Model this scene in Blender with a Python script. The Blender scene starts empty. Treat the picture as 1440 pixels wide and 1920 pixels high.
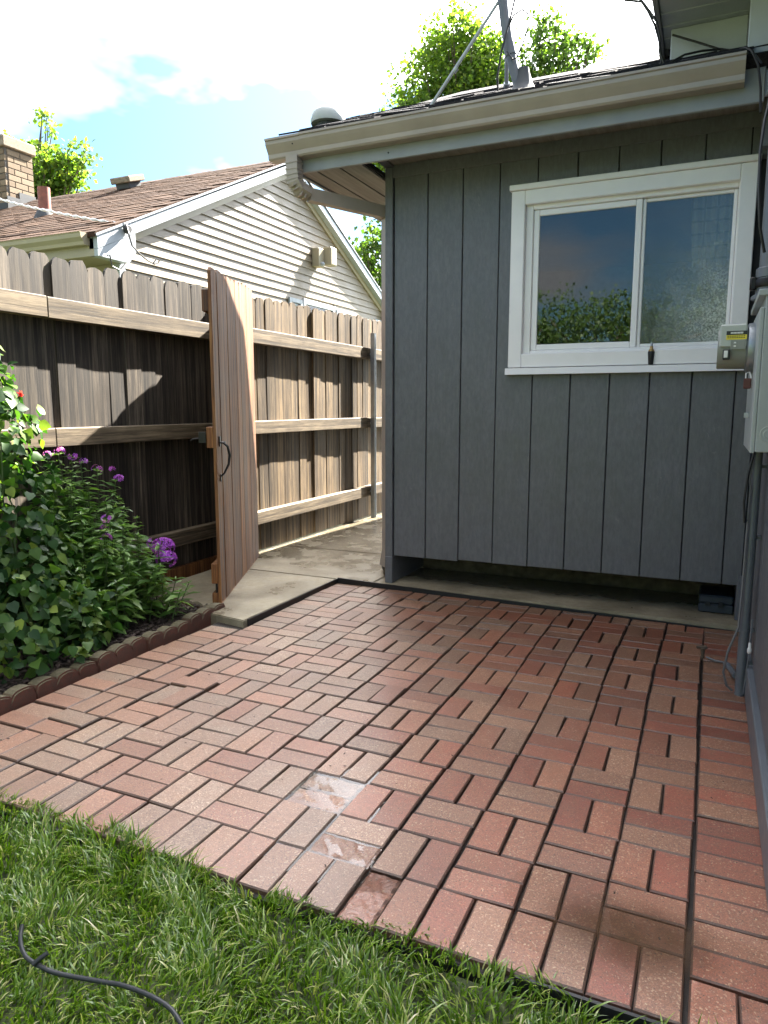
import bpy, bmesh, math, random
import numpy as np
from mathutils import Vector, Matrix

random.seed(7)
rng = np.random.default_rng(7)
S = bpy.context.scene
COL = S.collection
R = math.radians
PI = math.pi

# ------------------------------------------------------------------ camera
cam_d = bpy.data.cameras.new('camera')
cam = bpy.data.objects.new('camera', cam_d)
COL.objects.link(cam)
CAM = Vector((-0.026, 0.0, 1.2846))
cam.location = CAM
cam.rotation_euler = (PI / 2 - 0.14594, 0, 0.42685)
cam_d.sensor_fit = 'VERTICAL'
cam_d.sensor_height = 24.0
cam_d.sensor_width = 18.0
cam_d.lens = 24.0 * 1342.1 / 1920.0
cam_d.clip_start = 0.02
cam_d.clip_end = 600
S.camera = cam

# ------------------------------------------------------------------ light
SUN_EL = R(41.0)
SUN_AZ = R(13.0)            # from +Y towards +X
W = bpy.data.worlds.new('World')
S.world = W
W.use_nodes = True
wt = W.node_tree
wt.nodes.clear()


def wn(t, **k):
    n = wt.nodes.new(t)
    for a, b in k.items():
        setattr(n, a, b)
    return n


sky = wn('ShaderNodeTexSky', sky_type='NISHITA', sun_disc=False)
sky.sun_elevation = SUN_EL
sky.sun_rotation = SUN_AZ
sky.air_density = 1.0
sky.dust_density = 0.6
sky.ozone_density = 1.4
tc = wn('ShaderNodeTexCoord')
sep = wn('ShaderNodeSeparateXYZ')
wt.links.new(tc.outputs['Generated'], sep.inputs[0])
add = wn('ShaderNodeMath', operation='MAXIMUM')
wt.links.new(sep.outputs['Z'], add.inputs[0]); add.inputs[1].default_value = 0.0
add2 = wn('ShaderNodeMath', operation='ADD')
wt.links.new(add.outputs[0], add2.inputs[0]); add2.inputs[1].default_value = 0.22
dv = wn('ShaderNodeVectorMath', operation='DIVIDE')
cmb = wn('ShaderNodeCombineXYZ')
for k in range(3):
    wt.links.new(add2.outputs[0], cmb.inputs[k])
wt.links.new(tc.outputs['Generated'], dv.inputs[0]); wt.links.new(cmb.outputs[0], dv.inputs[1])
nz = wn('ShaderNodeTexNoise')
nz.inputs['Scale'].default_value = 0.9
nz.inputs['Detail'].default_value = 6.0
nz.inputs['Roughness'].default_value = 0.52
offs = wn('ShaderNodeVectorMath', operation='ADD')
offs.inputs[1].default_value = (1.7, 8.4, 0.0)
wt.links.new(dv.outputs[0], offs.inputs[0])
wt.links.new(offs.outputs[0], nz.inputs['Vector'])
cr = wn('ShaderNodeValToRGB')
cr.color_ramp.elements[0].position = 0.43
cr.color_ramp.elements[1].position = 0.585
wt.links.new(nz.outputs['Fac'], cr.inputs[0])
mixs = wn('ShaderNodeMix', data_type='RGBA')
wt.links.new(cr.outputs[0], mixs.inputs[0])
skm = wn('ShaderNodeMix', data_type='RGBA', blend_type='MULTIPLY')
skm.inputs[0].default_value = 1.0
skm.inputs[7].default_value = (0.36, 0.50, 0.55, 1)
wt.links.new(sky.outputs[0], skm.inputs[6])
# haze glow round the sun whitens the clear sky as well
hz = wn('ShaderNodeMix', data_type='RGBA', blend_type='ADD')
hz.inputs[0].default_value = 1.0
wt.links.new(skm.outputs[2], hz.inputs[6])
wt.links.new(hz.outputs[2], mixs.inputs[6])
# clouds scatter forward: brighter the nearer they stand to the sun
sdir = (math.cos(SUN_EL) * math.sin(SUN_AZ), math.cos(SUN_EL) * math.cos(SUN_AZ), math.sin(SUN_EL))
dt = wn('ShaderNodeVectorMath', operation='DOT_PRODUCT')
wt.links.new(tc.outputs['Generated'], dt.inputs[0]); dt.inputs[1].default_value = sdir
dm = wn('ShaderNodeMath', operation='MAXIMUM'); wt.links.new(dt.outputs['Value'], dm.inputs[0]); dm.inputs[1].default_value = 0.0
dp_ = wn('ShaderNodeMath', operation='POWER'); wt.links.new(dm.outputs[0], dp_.inputs[0]); dp_.inputs[1].default_value = 4.2
dg = wn('ShaderNodeMath', operation='MULTIPLY_ADD'); wt.links.new(dp_.outputs[0], dg.inputs[0]); dg.inputs[1].default_value = 42.0; dg.inputs[2].default_value = 3.2
cc = wn('ShaderNodeVectorMath', operation='SCALE'); cc.inputs[0].default_value = (1.0, 0.985, 1.0)
wt.links.new(dg.outputs[0], cc.inputs['Scale'])
wt.links.new(cc.outputs[0], mixs.inputs[7])
hs = wn('ShaderNodeVectorMath', operation='SCALE'); hs.inputs[0].default_value = (2.6, 2.5, 2.4)
wt.links.new(dp_.outputs[0], hs.inputs['Scale'])
wt.links.new(hs.outputs[0], hz.inputs[7])
bg = wn('ShaderNodeBackground')
bg.inputs['Strength'].default_value = 0.05
wo = wn('ShaderNodeOutputWorld')
wt.links.new(mixs.outputs[2], bg.inputs[0])
wt.links.new(bg.outputs[0], wo.inputs[0])

sun_d = bpy.data.lights.new('sun', 'SUN')
sun_d.energy = 5.0
sun_d.angle = R(0.5)
sun_d.color = (1.0, 0.93, 0.82)
sun = bpy.data.objects.new('sun', sun_d)
COL.objects.link(sun)
SUNV = Vector((math.cos(SUN_EL) * math.sin(SUN_AZ), math.cos(SUN_EL) * math.cos(SUN_AZ), math.sin(SUN_EL)))
sun.rotation_euler = SUNV.to_track_quat('Z', 'Y').to_euler()
sun.location = (2, 20, 20)

S.view_settings.view_transform = 'Standard'
S.view_settings.look = 'None'
S.view_settings.gamma = 1.0
S.view_settings.use_curve_mapping = False
S.view_settings.exposure = 3.42
S.render.engine = 'CYCLES'

# ------------------------------------------------------------------ material helpers


class NT:
    def __init__(self, name):
        self.m = bpy.data.materials.new(name)
        self.m.use_nodes = True
        self.t = self.m.node_tree
        self.t.nodes.clear()
        self.out = self.n('ShaderNodeOutputMaterial')
        self.b = self.n('ShaderNodeBsdfPrincipled')
        self.l(self.b.outputs[0], self.out.inputs[0])

    def n(self, t, **k):
        n = self.t.nodes.new(t)
        for a, b in k.items():
            setattr(n, a, b)
        return n

    def l(self, a, b):
        self.t.links.new(a, b)

    def val(self, inp, v):
        if hasattr(v, 'is_linked') or isinstance(v, bpy.types.NodeSocket):
            self.l(v, inp)
        else:
            inp.default_value = v

    def pos(self, scale=(1, 1, 1), kind='Position'):
        if kind == 'Position':
            o = self.n('ShaderNodeNewGeometry').outputs['Position']
        else:
            o = self.n('ShaderNodeTexCoord').outputs['Object']
        mp = self.n('ShaderNodeMapping')
        mp.inputs['Scale'].default_value = scale
        self.l(o, mp.inputs['Vector'])
        return mp.outputs[0]

    def noise(self, vec, scale=5, detail=4, rough=0.55, dist=0.0, out='Fac'):
        n = self.n('ShaderNodeTexNoise')
        n.inputs['Scale'].default_value = scale
        n.inputs['Detail'].default_value = detail
        n.inputs['Roughness'].default_value = rough
        n.inputs['Distortion'].default_value = dist
        self.l(vec, n.inputs['Vector'])
        return n.outputs[out]

    def ramp(self, fac, stops):
        r = self.n('ShaderNodeValToRGB')
        els = r.color_ramp.elements
        while len(els) < len(stops):
            els.new(0.5)
        for e, (p, c) in zip(els, stops):
            e.position = p
            e.color = (*c, 1) if len(c) == 3 else c
        self.l(fac, r.inputs[0])
        return r.outputs[0]

    def vramp(self, fac, a, b, va=0.0, vb=1.0):
        r = self.n('ShaderNodeMapRange')
        r.inputs[1].default_value = a; r.inputs[2].default_value = b
        r.inputs[3].default_value = va; r.inputs[4].default_value = vb
        self.l(fac, r.inputs[0])
        return r.outputs[0]

    def mix(self, fac, a, b, mode='MIX'):
        m = self.n('ShaderNodeMix', data_type='RGBA', blend_type=mode)
        self.val(m.inputs[0], fac)
        for i, c in ((6, a), (7, b)):
            if isinstance(c, bpy.types.NodeSocket):
                self.l(c, m.inputs[i])
            else:
                m.inputs[i].default_value = (*c, 1)
        return m.outputs[2]

    def math(self, op, a, b=0.0):
        m = self.n('ShaderNodeMath', operation=op)
        self.val(m.inputs[0], a); self.val(m.inputs[1], b)
        return m.outputs[0]

    def rand(self):
        a = self.n('ShaderNodeObjectInfo').outputs['Random']
        b = self.n('ShaderNodeNewGeometry').outputs['Random Per Island']
        return self.math('FRACT', self.math('ADD', a, b))

    def bump(self, h, strength=0.3, dist=0.01):
        b = self.n('ShaderNodeBump')
        b.inputs['Strength'].default_value = strength
        b.inputs['Distance'].default_value = dist
        self.l(h, b.inputs['Height'])
        self.l(b.outputs[0], self.b.inputs['Normal'])

    def color(self, c):
        if isinstance(c, bpy.types.NodeSocket):
            self.l(c, self.b.inputs['Base Color'])
        else:
            self.b.inputs['Base Color'].default_value = (*c, 1)

    def rough(self, r):
        self.val(self.b.inputs['Roughness'], r)


MAT = {}


def simple(name, col, rough=0.5, metal=0.0, var=0.12, scale=14, bump=0.0):
    t = NT(name)
    p = t.pos()
    f = t.noise(p, scale, 5)
    lo = tuple(c * (1 - var) for c in col); hi = tuple(min(1, c * (1 + var)) for c in col)
    t.color(t.ramp(f, [(0.3, lo), (0.7, hi)]))
    t.rough(t.vramp(f, 0.3, 0.7, rough * 0.85, min(1, rough * 1.15)))
    t.b.inputs['Metallic'].default_value = metal
    if bump:
        t.bump(t.noise(p, scale * 12, 3), bump, 0.004)
    MAT[name] = t.m
    return t.m


def make_wood(name, dark, mid, light, axis='Z', rough=0.8, wet=None, tint=0.35):
    t = NT(name)
    sc = {'Z': (30, 30, 1.1), 'Y': (30, 1.1, 30)}[axis]
    rnd = t.rand()
    off = t.n('ShaderNodeVectorMath', operation='ADD')
    geo = t.n('ShaderNodeNewGeometry').outputs['Position']
    sv = t.n('ShaderNodeCombineXYZ')
    t.l(t.math('MULTIPLY', rnd, 37.0), sv.inputs[0])
    t.l(t.math('MULTIPLY', rnd, 17.0), sv.inputs[2 if axis == 'Z' else 1])
    t.l(geo, off.inputs[0]); t.l(sv.outputs[0], off.inputs[1])
    mp = t.n('ShaderNodeMapping'); mp.inputs['Scale'].default_value = sc
    t.l(off.outputs[0], mp.inputs['Vector'])
    v = mp.outputs[0]
    low = t.noise(v, 0.35, 2, 0.5, 0.6)
    grain = t.n('ShaderNodeTexWave', wave_type='BANDS', bands_direction='Y' if axis == 'Z' else 'Z', wave_profile='SAW')
    grain.inputs['Scale'].default_value = 0.16
    grain.inputs['Distortion'].default_value = 7.0
    grain.inputs['Detail'].default_value = 3.0
    grain.inputs['Detail Scale'].default_value = 0.55
    grain.inputs['Detail Roughness'].default_value = 0.6
    t.l(v, grain.inputs['Vector'])
    fine = t.noise(v, 2.8, 5, 0.72)
    g = t.math('ADD', t.math('MULTIPLY', grain.outputs['Fac'], 0.10), t.math('ADD', t.math('MULTIPLY', fine, 0.60), t.math('MULTIPLY', low, 0.30)))
    col = t.ramp(g, [(0.40, dark), (0.49, mid), (0.60, light)])
    stain = t.noise(t.pos((3, 3, 1.2)), 1.6, 4, 0.6)
    col = t.mix(t.vramp(stain, 0.35, 0.7, 0.0, 0.55), col, tuple(c * 0.5 for c in mid))
    brt = t.vramp(rnd, 0, 1, 1 - tint, 1 + tint)
    cm = t.n('ShaderNodeVectorMath', operation='SCALE')
    t.l(col, cm.inputs[0]); t.l(brt, cm.inputs['Scale'])
    t.color(cm.outputs[0])
    t.rough(t.vramp(stain, 0.3, 0.7, rough, rough * (0.75 if wet is None else wet)))
    t.bump(t.math('ADD', g, t.math('MULTIPLY', low, 0.3)), 0.4, 0.004)
    MAT[name] = t.m
    return t.m


def build_materials():
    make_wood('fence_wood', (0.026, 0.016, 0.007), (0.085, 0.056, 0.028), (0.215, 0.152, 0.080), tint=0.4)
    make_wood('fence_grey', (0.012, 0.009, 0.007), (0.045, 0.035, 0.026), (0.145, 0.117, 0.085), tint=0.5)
    make_wood('rail_wood', (0.04, 0.029, 0.018), (0.115, 0.085, 0.052), (0.23, 0.18, 0.115), axis='Y', tint=0.15)
    make_wood('gate_wood', (0.042, 0.013, 0.003), (0.165, 0.058, 0.014), (0.33, 0.150, 0.046), tint=0.22, rough=0.7)
    # grey painted rough-sawn siding
    t = NT('grey_paint')
    p = t.pos((1, 1, 0.16))
    a = t.noise(t.pos((1, 1, 0.30)), 75, 4, 0.7)
    b = t.noise(t.pos(), 4, 5, 0.65)
    c = t.noise(t.pos((1, 1, 0.45)), 24, 4, 0.65, 1.8)
    st_ = t.noise(t.pos((34, 34, 1.2)), 1.0, 3, 0.6)
    col = t.mix(t.vramp(b, 0.32, 0.7), (0.118, 0.124, 0.140), (0.150, 0.156, 0.174))
    col = t.mix(t.vramp(st_, 0.45, 0.7, 0, 0.3), col, (0.10, 0.105, 0.113))
    col = t.mix(t.vramp(a, 0.38, 0.62, 0.0, 0.45), col, (0.078, 0.082, 0.090))  # relief shading of the grain, which the bump hardly shows, as colour
    col = t.mix(t.vramp(c, 0.66, 0.74, 0.0, 0.5), col, (0.21, 0.215, 0.225))  # pale flecks painted as highlights on the raised spots
    t.color(col)
    pk = t.vramp(c, 0.60, 0.70)
    t.rough(t.vramp(b, 0.3, 0.7, 0.34, 0.52))
    t.bump(t.math('ADD', t.math('MULTIPLY', a, 0.8), t.math('ADD', t.math('MULTIPLY', c, 0.35), t.math('MULTIPLY', pk, 0.18))), 0.6, 0.004)
    MAT['grey_paint'] = t.m
    simple('grey_trim', (0.19, 0.20, 0.215), 0.5, 0, 0.12, 9, 0.15)
    simple('soffit_paint', (0.48, 0.51, 0.55), 0.5, 0, 0.08, 6)
    simple('fascia_paint', (0.25, 0.26, 0.275), 0.4, 0, 0.12, 6, 0.1)
    t = NT('soffit_wood')
    g = t.noise(t.pos((22, 1.2, 22)), 1.4, 5, 0.65)
    t.color(t.ramp(g, [(0.3, (0.17, 0.16, 0.15)), (0.7, (0.30, 0.285, 0.265))]))
    t.rough(0.75); t.bump(g, 0.3, 0.003)
    MAT['soffit_wood'] = t.m
    simple('gutter_metal', (0.33, 0.285, 0.25), 0.33, 0.0, 0.1, 5)
    simple('white_vinyl', (0.86, 0.84, 0.86), 0.32, 0, 0.03, 7)
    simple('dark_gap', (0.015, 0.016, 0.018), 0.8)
    simple('shingle_dark', (0.032, 0.032, 0.040), 1.0, 0, 0.5, 90, 0.6)
    MAT['shingle_dark'].node_tree.nodes['Principled BSDF'].inputs['Specular IOR Level'].default_value = 0.1
    # neighbour
    simple('vinyl_siding', (0.225, 0.182, 0.122), 0.5, 0, 0.04, 5)
    simple('cream_trim', (0.34, 0.295, 0.205), 0.45, 0, 0.05, 5)
    simple('white_trim', (0.36, 0.40, 0.44), 0.4, 0, 0.04, 6)
    t = NT('shingle_brown')
    r = t.rand()
    sp = t.noise(t.pos(), 180, 3, 0.7)
    base = t.ramp(r, [(0.0, (0.050, 0.027, 0.016)), (0.5, (0.078, 0.043, 0.026)), (1.0, (0.105, 0.061, 0.038))])
    t.color(t.mix(t.vramp(sp, 0.3, 0.7, 0, 0.6), base, (0.04, 0.024, 0.018)))
    t.rough(0.95)
    t.b.inputs['Specular IOR Level'].default_value = 0.15; t.bump(sp, 0.5, 0.004)
    MAT['shingle_brown'] = t.m
    t = NT('tan_brick')
    r = t.rand()
    sp = t.noise(t.pos(), 40, 4, 0.7)
    base = t.ramp(r, [(0.0, (0.15, 0.105, 0.067)), (0.6, (0.21, 0.155, 0.10)), (1.0, (0.25, 0.19, 0.13))])
    t.color(t.mix(t.vramp(sp, 0.4, 0.8, 0, 0.7), base, (0.12, 0.10, 0.08)))
    t.rough(0.9)
    MAT['tan_brick'] = t.m
    simple('mortar', (0.10, 0.09, 0.08), 0.95, 0, 0.2, 30)
    simple('chimney_cap', (0.24, 0.20, 0.15), 0.9, 0, 0.35, 20, 0.4)
    simple('rust_pipe', (0.20, 0.07, 0.05), 0.7, 0, 0.3, 20)
    simple('lead_flashing', (0.055, 0.06, 0.068), 0.7, 0.2, 0.2, 14)
    simple('shutter_green', (0.20, 0.29, 0.29), 0.5, 0, 0.1, 14)
    # brick paver
    t = NT('paver_brick')
    r = t.rand()
    P = t.pos()
    xs = t.n('ShaderNodeSeparateXYZ'); t.l(P, xs.inputs[0])
    r2 = t.math('ADD', t.vramp(r, 0, 1, 0.18, 0.82), t.vramp(xs.outputs['X'], -2.3, 0.0, 0.36, -0.20))  # tan shift to the left puts the sky's sheen into the colour
    base = t.ramp(r2, [(0.0, (0.345, 0.078, 0.042)), (0.25, (0.36, 0.108, 0.055)), (0.5, (0.355, 0.152, 0.082)),
                       (0.75, (0.345, 0.195, 0.118)), (1.0, (0.335, 0.240, 0.165))])
    blot = t.noise(P, 17, 5, 0.65)
    base = t.mix(t.vramp(blot, 0.38, 0.75, 0.0, 0.6), base, (0.34, 0.165, 0.085))
    big = t.noise(P, 2.2, 3, 0.55)
    base = t.mix(t.vramp(big, 0.4, 0.7, 0.0, 0.35), base, (0.15, 0.075, 0.055))
    grit = t.noise(P, 260, 4, 0.75)
    base = t.mix(t.vramp(grit, 0.40, 0.60, 0.0, 0.72), base, (0.10, 0.045, 0.032))
    dens = t.vramp(t.math('ADD', t.noise(P, 6, 2), t.math('MULTIPLY', r, 0.4)), 0.4, 0.95, 0.655, 0.575)
    spk = t.noise(P, 150, 2.5, 0.55)
    fl = t.vramp(t.math('SUBTRACT', spk, dens), 0.0, 0.035)
    spc = t.noise(P, 45, 2, 0.6)
    base = t.mix(t.math('MULTIPLY', fl, t.vramp(spc, 0.35, 0.65, 0.35, 0.95)), base, (0.50, 0.38, 0.25))
    vo2 = t.n('ShaderNodeTexVoronoi', feature='F1'); vo2.inputs['Scale'].default_value = 150
    t.l(P, vo2.inputs['Vector'])
    v2 = t.n('ShaderNodeSeparateXYZ'); t.l(vo2.outputs['Color'], v2.inputs[0])
    dk = t.math('MULTIPLY', t.math('LESS_THAN', v2.outputs['X'], 0.07), t.math('LESS_THAN', vo2.outputs['Distance'], 0.3))
    base = t.mix(dk, base, (0.035, 0.025, 0.02))
    med = t.noise(P, 55, 4, 0.7)
    base = t.mix(t.vramp(med, 0.42, 0.68, 0.0, 0.42), base, (0.105, 0.047, 0.029))
    tone = t.n('ShaderNodeVectorMath', operation='SCALE')
    t.l(base, tone.inputs[0]); t.l(t.vramp(t.math('FRACT', t.math('MULTIPLY', r, 7.31)), 0, 1, 0.86, 1.28), tone.inputs['Scale'])
    base = tone.outputs[0]
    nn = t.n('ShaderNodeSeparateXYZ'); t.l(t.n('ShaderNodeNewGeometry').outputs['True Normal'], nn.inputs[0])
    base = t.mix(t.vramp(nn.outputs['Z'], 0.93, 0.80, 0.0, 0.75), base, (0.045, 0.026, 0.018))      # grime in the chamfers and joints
    t.color(base)
    wet = t.noise(P, 1.4, 4, 0.6)
    t.rough(t.vramp(t.math('ADD', wet, t.math('MULTIPLY', grit, 0.25)), 0.42, 0.85, 0.34, 0.56))
    t.b.inputs['Specular IOR Level'].default_value = 0.75
    t.b.inputs['Coat Weight'].default_value = 0.35
    t.b.inputs['Coat Roughness'].default_value = 0.28
    hgt = t.math('ADD', t.math('MULTIPLY', grit, 0.7), t.math('ADD', t.math('MULTIPLY', blot, 0.5), t.math('MULTIPLY', fl, 0.25)))
    t.bump(t.math('ADD', hgt, t.math('MULTIPLY', med, 0.6)), 0.6, 0.004)
    MAT['paver_brick'] = t.m
    simple('joint_sand', (0.016, 0.012, 0.010), 0.55, 0, 0.4, 60, 0.5)
    # concrete
    t = NT('concrete')
    P = t.pos()
    a = t.noise(P, 2.3, 5, 0.6); g = t.noise(P, 190, 3, 0.75); m = t.noise(P, 26, 4, 0.6)
    col = t.mix(t.vramp(m, 0.3, 0.7), (0.29, 0.245, 0.165), (0.39, 0.34, 0.24))
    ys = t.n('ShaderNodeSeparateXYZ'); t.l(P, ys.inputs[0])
    wet_shade0 = t.vramp(t.math('ADD', a, t.math('MULTIPLY', m, 0.12)), 0.46, 0.74)
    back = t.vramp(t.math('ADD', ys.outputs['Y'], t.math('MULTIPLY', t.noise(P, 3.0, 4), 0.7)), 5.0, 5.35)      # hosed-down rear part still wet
    rec_wet_shade = t.math('MULTIPLY', t.vramp(t.math('ADD', ys.outputs['Y'], t.math('MULTIPLY', t.noise(P, 4.0, 4), 0.35)), 4.90, 5.02), t.math('GREATER_THAN', ys.outputs['X'], -2.18))  # wet recess floor, with the shade under the wall painted in
    wet_shade0 = t.math('MAXIMUM', wet_shade0, rec_wet_shade)
    wet_shade = t.math('MAXIMUM', wet_shade0, t.math('MULTIPLY', back, t.vramp(t.noise(P, 5.0, 3), 0.35, 0.55, 0.55, 1.0)))
    col = t.mix(t.math('MULTIPLY', wet_shade, 0.72), col, (0.085, 0.07, 0.048))
    col = t.mix(t.vramp(g, 0.45, 0.65, 0, 0.4), col, (0.14, 0.12, 0.09))
    t.color(col)
    t.rough(t.vramp(wet_shade, 0, 1, 0.7, 0.16))
    t.bump(g, 0.35, 0.003)
    MAT['concrete'] = t.m
    simple('edging_plastic', (0.012, 0.013, 0.015), 0.4)
    t = NT('scallop_concrete')
    P = t.pos()
    m = t.noise(P, 22, 5, 0.7); g = t.noise(P, 160, 3, 0.7)
    red = t.ramp(m, [(0.3, (0.15, 0.042, 0.025)), (0.7, (0.08, 0.033, 0.021))])
    moss = t.ramp(m, [(0.3, (0.15, 0.125, 0.07)), (0.5, (0.095, 0.085, 0.045)), (0.7, (0.16, 0.13, 0.085))])
    nz_s = t.n('ShaderNodeSeparateXYZ'); t.l(t.n('ShaderNodeNewGeometry').outputs['Normal'], nz_s.inputs[0])
    col = t.mix(t.vramp(t.math('ADD', nz_s.outputs['Z'], t.math('MULTIPLY', m, 0.4)), 0.35, 0.85), red, moss)     # moss settles on the upward faces
    t.color(t.mix(t.vramp(g, 0.4, 0.65, 0, 0.5), col, (0.07, 0.05, 0.035)))
    t.rough(0.85); t.bump(t.math('ADD', g, m), 0.5, 0.004)
    MAT['scallop_concrete'] = t.m
    simple('mulch', (0.045, 0.030, 0.024), 0.85, 0, 0.5, 40)
    simple('soil', (0.05, 0.037, 0.026), 0.9, 0, 0.45, 30, 0.6)
    t = NT('lawn_soil')
    P = t.pos()
    t.color(t.ramp(t.noise(P, 18, 5, 0.7), [(0.3, (0.03, 0.045, 0.014)), (0.6, (0.06, 0.075, 0.025)), (0.8, (0.09, 0.075, 0.04))]))
    t.rough(0.9); t.bump(t.noise(P, 90, 4), 0.6, 0.01)
    MAT['lawn_soil'] = t.m
    # foliage
    def leafmat(name, stops, trans=0.35, rough=0.42, spec=0.5):
        t = NT(name)
        r = t.rand()
        c = t.ramp(r, stops)
        t.color(c); t.rough(rough)
        t.b.inputs['Specular IOR Level'].default_value = spec
        tr = t.n('ShaderNodeBsdfTranslucent')
        cm = t.mix(1.0, c, (1.5, 1.75, 0.55), 'MULTIPLY')
        t.l(cm, tr.inputs[0])
        mx = t.n('ShaderNodeMixShader'); mx.inputs[0].default_value = trans
        t.l(t.b.outputs[0], mx.inputs[1]); t.l(tr.outputs[0], mx.inputs[2])
        t.l(mx.outputs[0], t.out.inputs[0])
        MAT[name] = t.m
    leafmat('grass_blade', [(0.0, (0.042, 0.095, 0.008)), (0.5, (0.095, 0.178, 0.014)), (0.80, (0.175, 0.265, 0.028)), (0.92, (0.31, 0.34, 0.10)), (1.0, (0.50, 0.45, 0.27))], 0.3, 0.27)
    leafmat('vine_leaf', [(0.0, (0.012, 0.042, 0.012)), (0.5, (0.034, 0.088, 0.018)), (0.85, (0.08, 0.145, 0.028)), (1.0, (0.18, 0.24, 0.045))], 0.33, 0.48, 0.28)
    leafmat('phlox_leaf', [(0.0, (0.06, 0.135, 0.03)), (0.6, (0.115, 0.215, 0.05)), (1.0, (0.19, 0.29, 0.08))], 0.32, 0.36)
    leafmat('pale_leaf', [(0.0, (0.10, 0.17, 0.03)), (1.0, (0.19, 0.26, 0.06))], 0.35, 0.4)
    leafmat('petal_purple', [(0.0, (0.30, 0.05, 0.52)), (0.6, (0.44, 0.09, 0.70)), (1.0, (0.58, 0.20, 0.78))], 0.3, 0.5, 0.3)
    leafmat('petal_red', [(0.0, (0.6, 0.03, 0.06)), (1.0, (0.7, 0.06, 0.10))], 0.3, 0.5)
    leafmat('maple_leaf', [(0.0, (0.06, 0.115, 0.025)), (0.5, (0.11, 0.175, 0.035)), (0.85, (0.16, 0.22, 0.045)), (1.0, (0.23, 0.27, 0.06))], 0.5, 0.6, 0.25)
    leafmat('ash_leaf', [(0.0, (0.06, 0.115, 0.03)), (1.0, (0.12, 0.18, 0.045))], 0.45, 0.5)
    simple('stem_green', (0.06, 0.10, 0.03), 0.6, 0, 0.3, 20)
    simple('bark', (0.10, 0.075, 0.055), 0.9, 0, 0.4, 25, 0.5)
    # metal / electrical
    simple('panel_grey', (0.36, 0.39, 0.385), 0.42, 0.0, 0.05, 9)
    simple('meter_grey', (0.23, 0.24, 0.215), 0.4, 0, 0.06, 9)
    simple('meter_light', (0.42, 0.45, 0.42), 0.4, 0, 0.05, 9)
    simple('conduit_grey', (0.13, 0.145, 0.165), 0.42, 0.1, 0.12, 12)
    simple('conduit_lit', (0.30, 0.31, 0.33), 0.38, 0.3, 0.1, 12)  # same pipe in a paler colour, standing for light on it
    simple('galvanised', (0.34, 0.37, 0.40), 0.42, 0.75, 0.12, 18)
    simple('mast_paint', (0.12, 0.13, 0.15), 0.5, 0.2, 0.12, 12)
    simple('black_cable', (0.018, 0.019, 0.021), 0.45)
    simple('black_iron', (0.02, 0.018, 0.018), 0.45, 0.5)
    simple('grey_cable', (0.15, 0.155, 0.165), 0.5)
    simple('white_cable', (0.72, 0.72, 0.72), 0.5)
    simple('yellow_label', (0.75, 0.62, 0.05), 0.4, 0, 0.02)
    simple('black_label', (0.02, 0.02, 0.02), 0.4)
    simple('white_label', (0.75, 0.75, 0.72), 0.4)
    simple('brass', (0.50, 0.33, 0.16), 0.3, 0.9, 0.1, 40)
    simple('rubber_black', (0.012, 0.014, 0.017), 0.5)
    simple('toolbox_plastic', (0.03, 0.04, 0.055), 0.45)
    simple('red_tag', (0.09, 0.025, 0.02), 0.5)
    simple('foundation', (0.12, 0.095, 0.065), 0.9, 0, 0.5, 14, 0.6)
    simple('room_wall', (0.22, 0.21, 0.19), 0.8)
    t = NT('curtain')
    P = t.pos()
    sx = t.n('ShaderNodeSeparateXYZ'); t.l(P, sx.inputs[0])
    gx = t.math('LESS_THAN', t.math('FRACT', t.math('MULTIPLY', sx.outputs['X'], 14.0)), 0.16)
    gz = t.math('LESS_THAN', t.math('FRACT', t.math('MULTIPLY', sx.outputs['Z'], 14.0)), 0.16)
    t.color(t.mix(t.math('MAXIMUM', gx, gz), (0.26, 0.22, 0.16), (0.16, 0.14, 0.105)))
    t.rough(0.9)
    MAT['curtain'] = t.m
    # window glass: reflection over a see-through pane, with drops on the wet sash
    def glass(name, wet):
        t = NT(name)
        t.t.nodes.remove(t.b)
        gl = t.n('ShaderNodeBsdfGlossy'); gl.inputs['Roughness'].default_value = 0.012
        gl.inputs['Color'].default_value = (0.95, 0.97, 1, 1)
        tr = t.n('ShaderNodeBsdfTransparent'); tr.inputs[0].default_value = (0.80, 0.84, 0.82, 1)
        fr = t.n('ShaderNodeFresnel'); fr.inputs[0].default_value = 1.38
        mx = t.n('ShaderNodeMixShader')
        f = t.math('ADD', t.math('MULTIPLY', fr.outputs[0], 1.0), 0.01)
        P = t.pos()
        wob = t.noise(P, 2.2, 2)
        h = wob
        if wet:
            sz = t.n('ShaderNodeSeparateXYZ'); t.l(P, sz.inputs[0])
            d1 = t.noise(P, 120, 2, 0.5)
            lowz = t.vramp(t.math('ADD', sz.outputs['Z'], t.math('MULTIPLY', t.noise(P, 6, 3), 0.5)), 2.05, 2.50, 1.0, 0.12)
            dr = t.math('MULTIPLY', t.vramp(d1, 0.50, 0.62, 0, 1), lowz)
            h = t.math('ADD', t.math('MULTIPLY', wob, 0.3), dr)
            df = t.n('ShaderNodeBsdfDiffuse'); df.inputs[0].default_value = (0.62, 0.66, 0.62, 1)
            fm = t.n('ShaderNodeMixShader')
            side = t.vramp(t.math('ADD', sz.outputs['X'], t.math('MULTIPLY', t.noise(P, 5, 3), 0.25)), -0.25, 0.08, 0.4, 2.6)
            t.l(t.math('MULTIPLY', side, t.math('MULTIPLY', lowz, t.vramp(t.noise(P, 90, 4, 0.7), 0.40, 0.62, 0.06, 0.34))), fm.inputs[0])
            t.l(tr.outputs[0], fm.inputs[1]); t.l(df.outputs[0], fm.inputs[2])
            back = fm.outputs[0]
        else:
            back = tr.outputs[0]
        bp = t.n('ShaderNodeBump'); bp.inputs['Strength'].default_value = 0.25 if wet else 0.05
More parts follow.
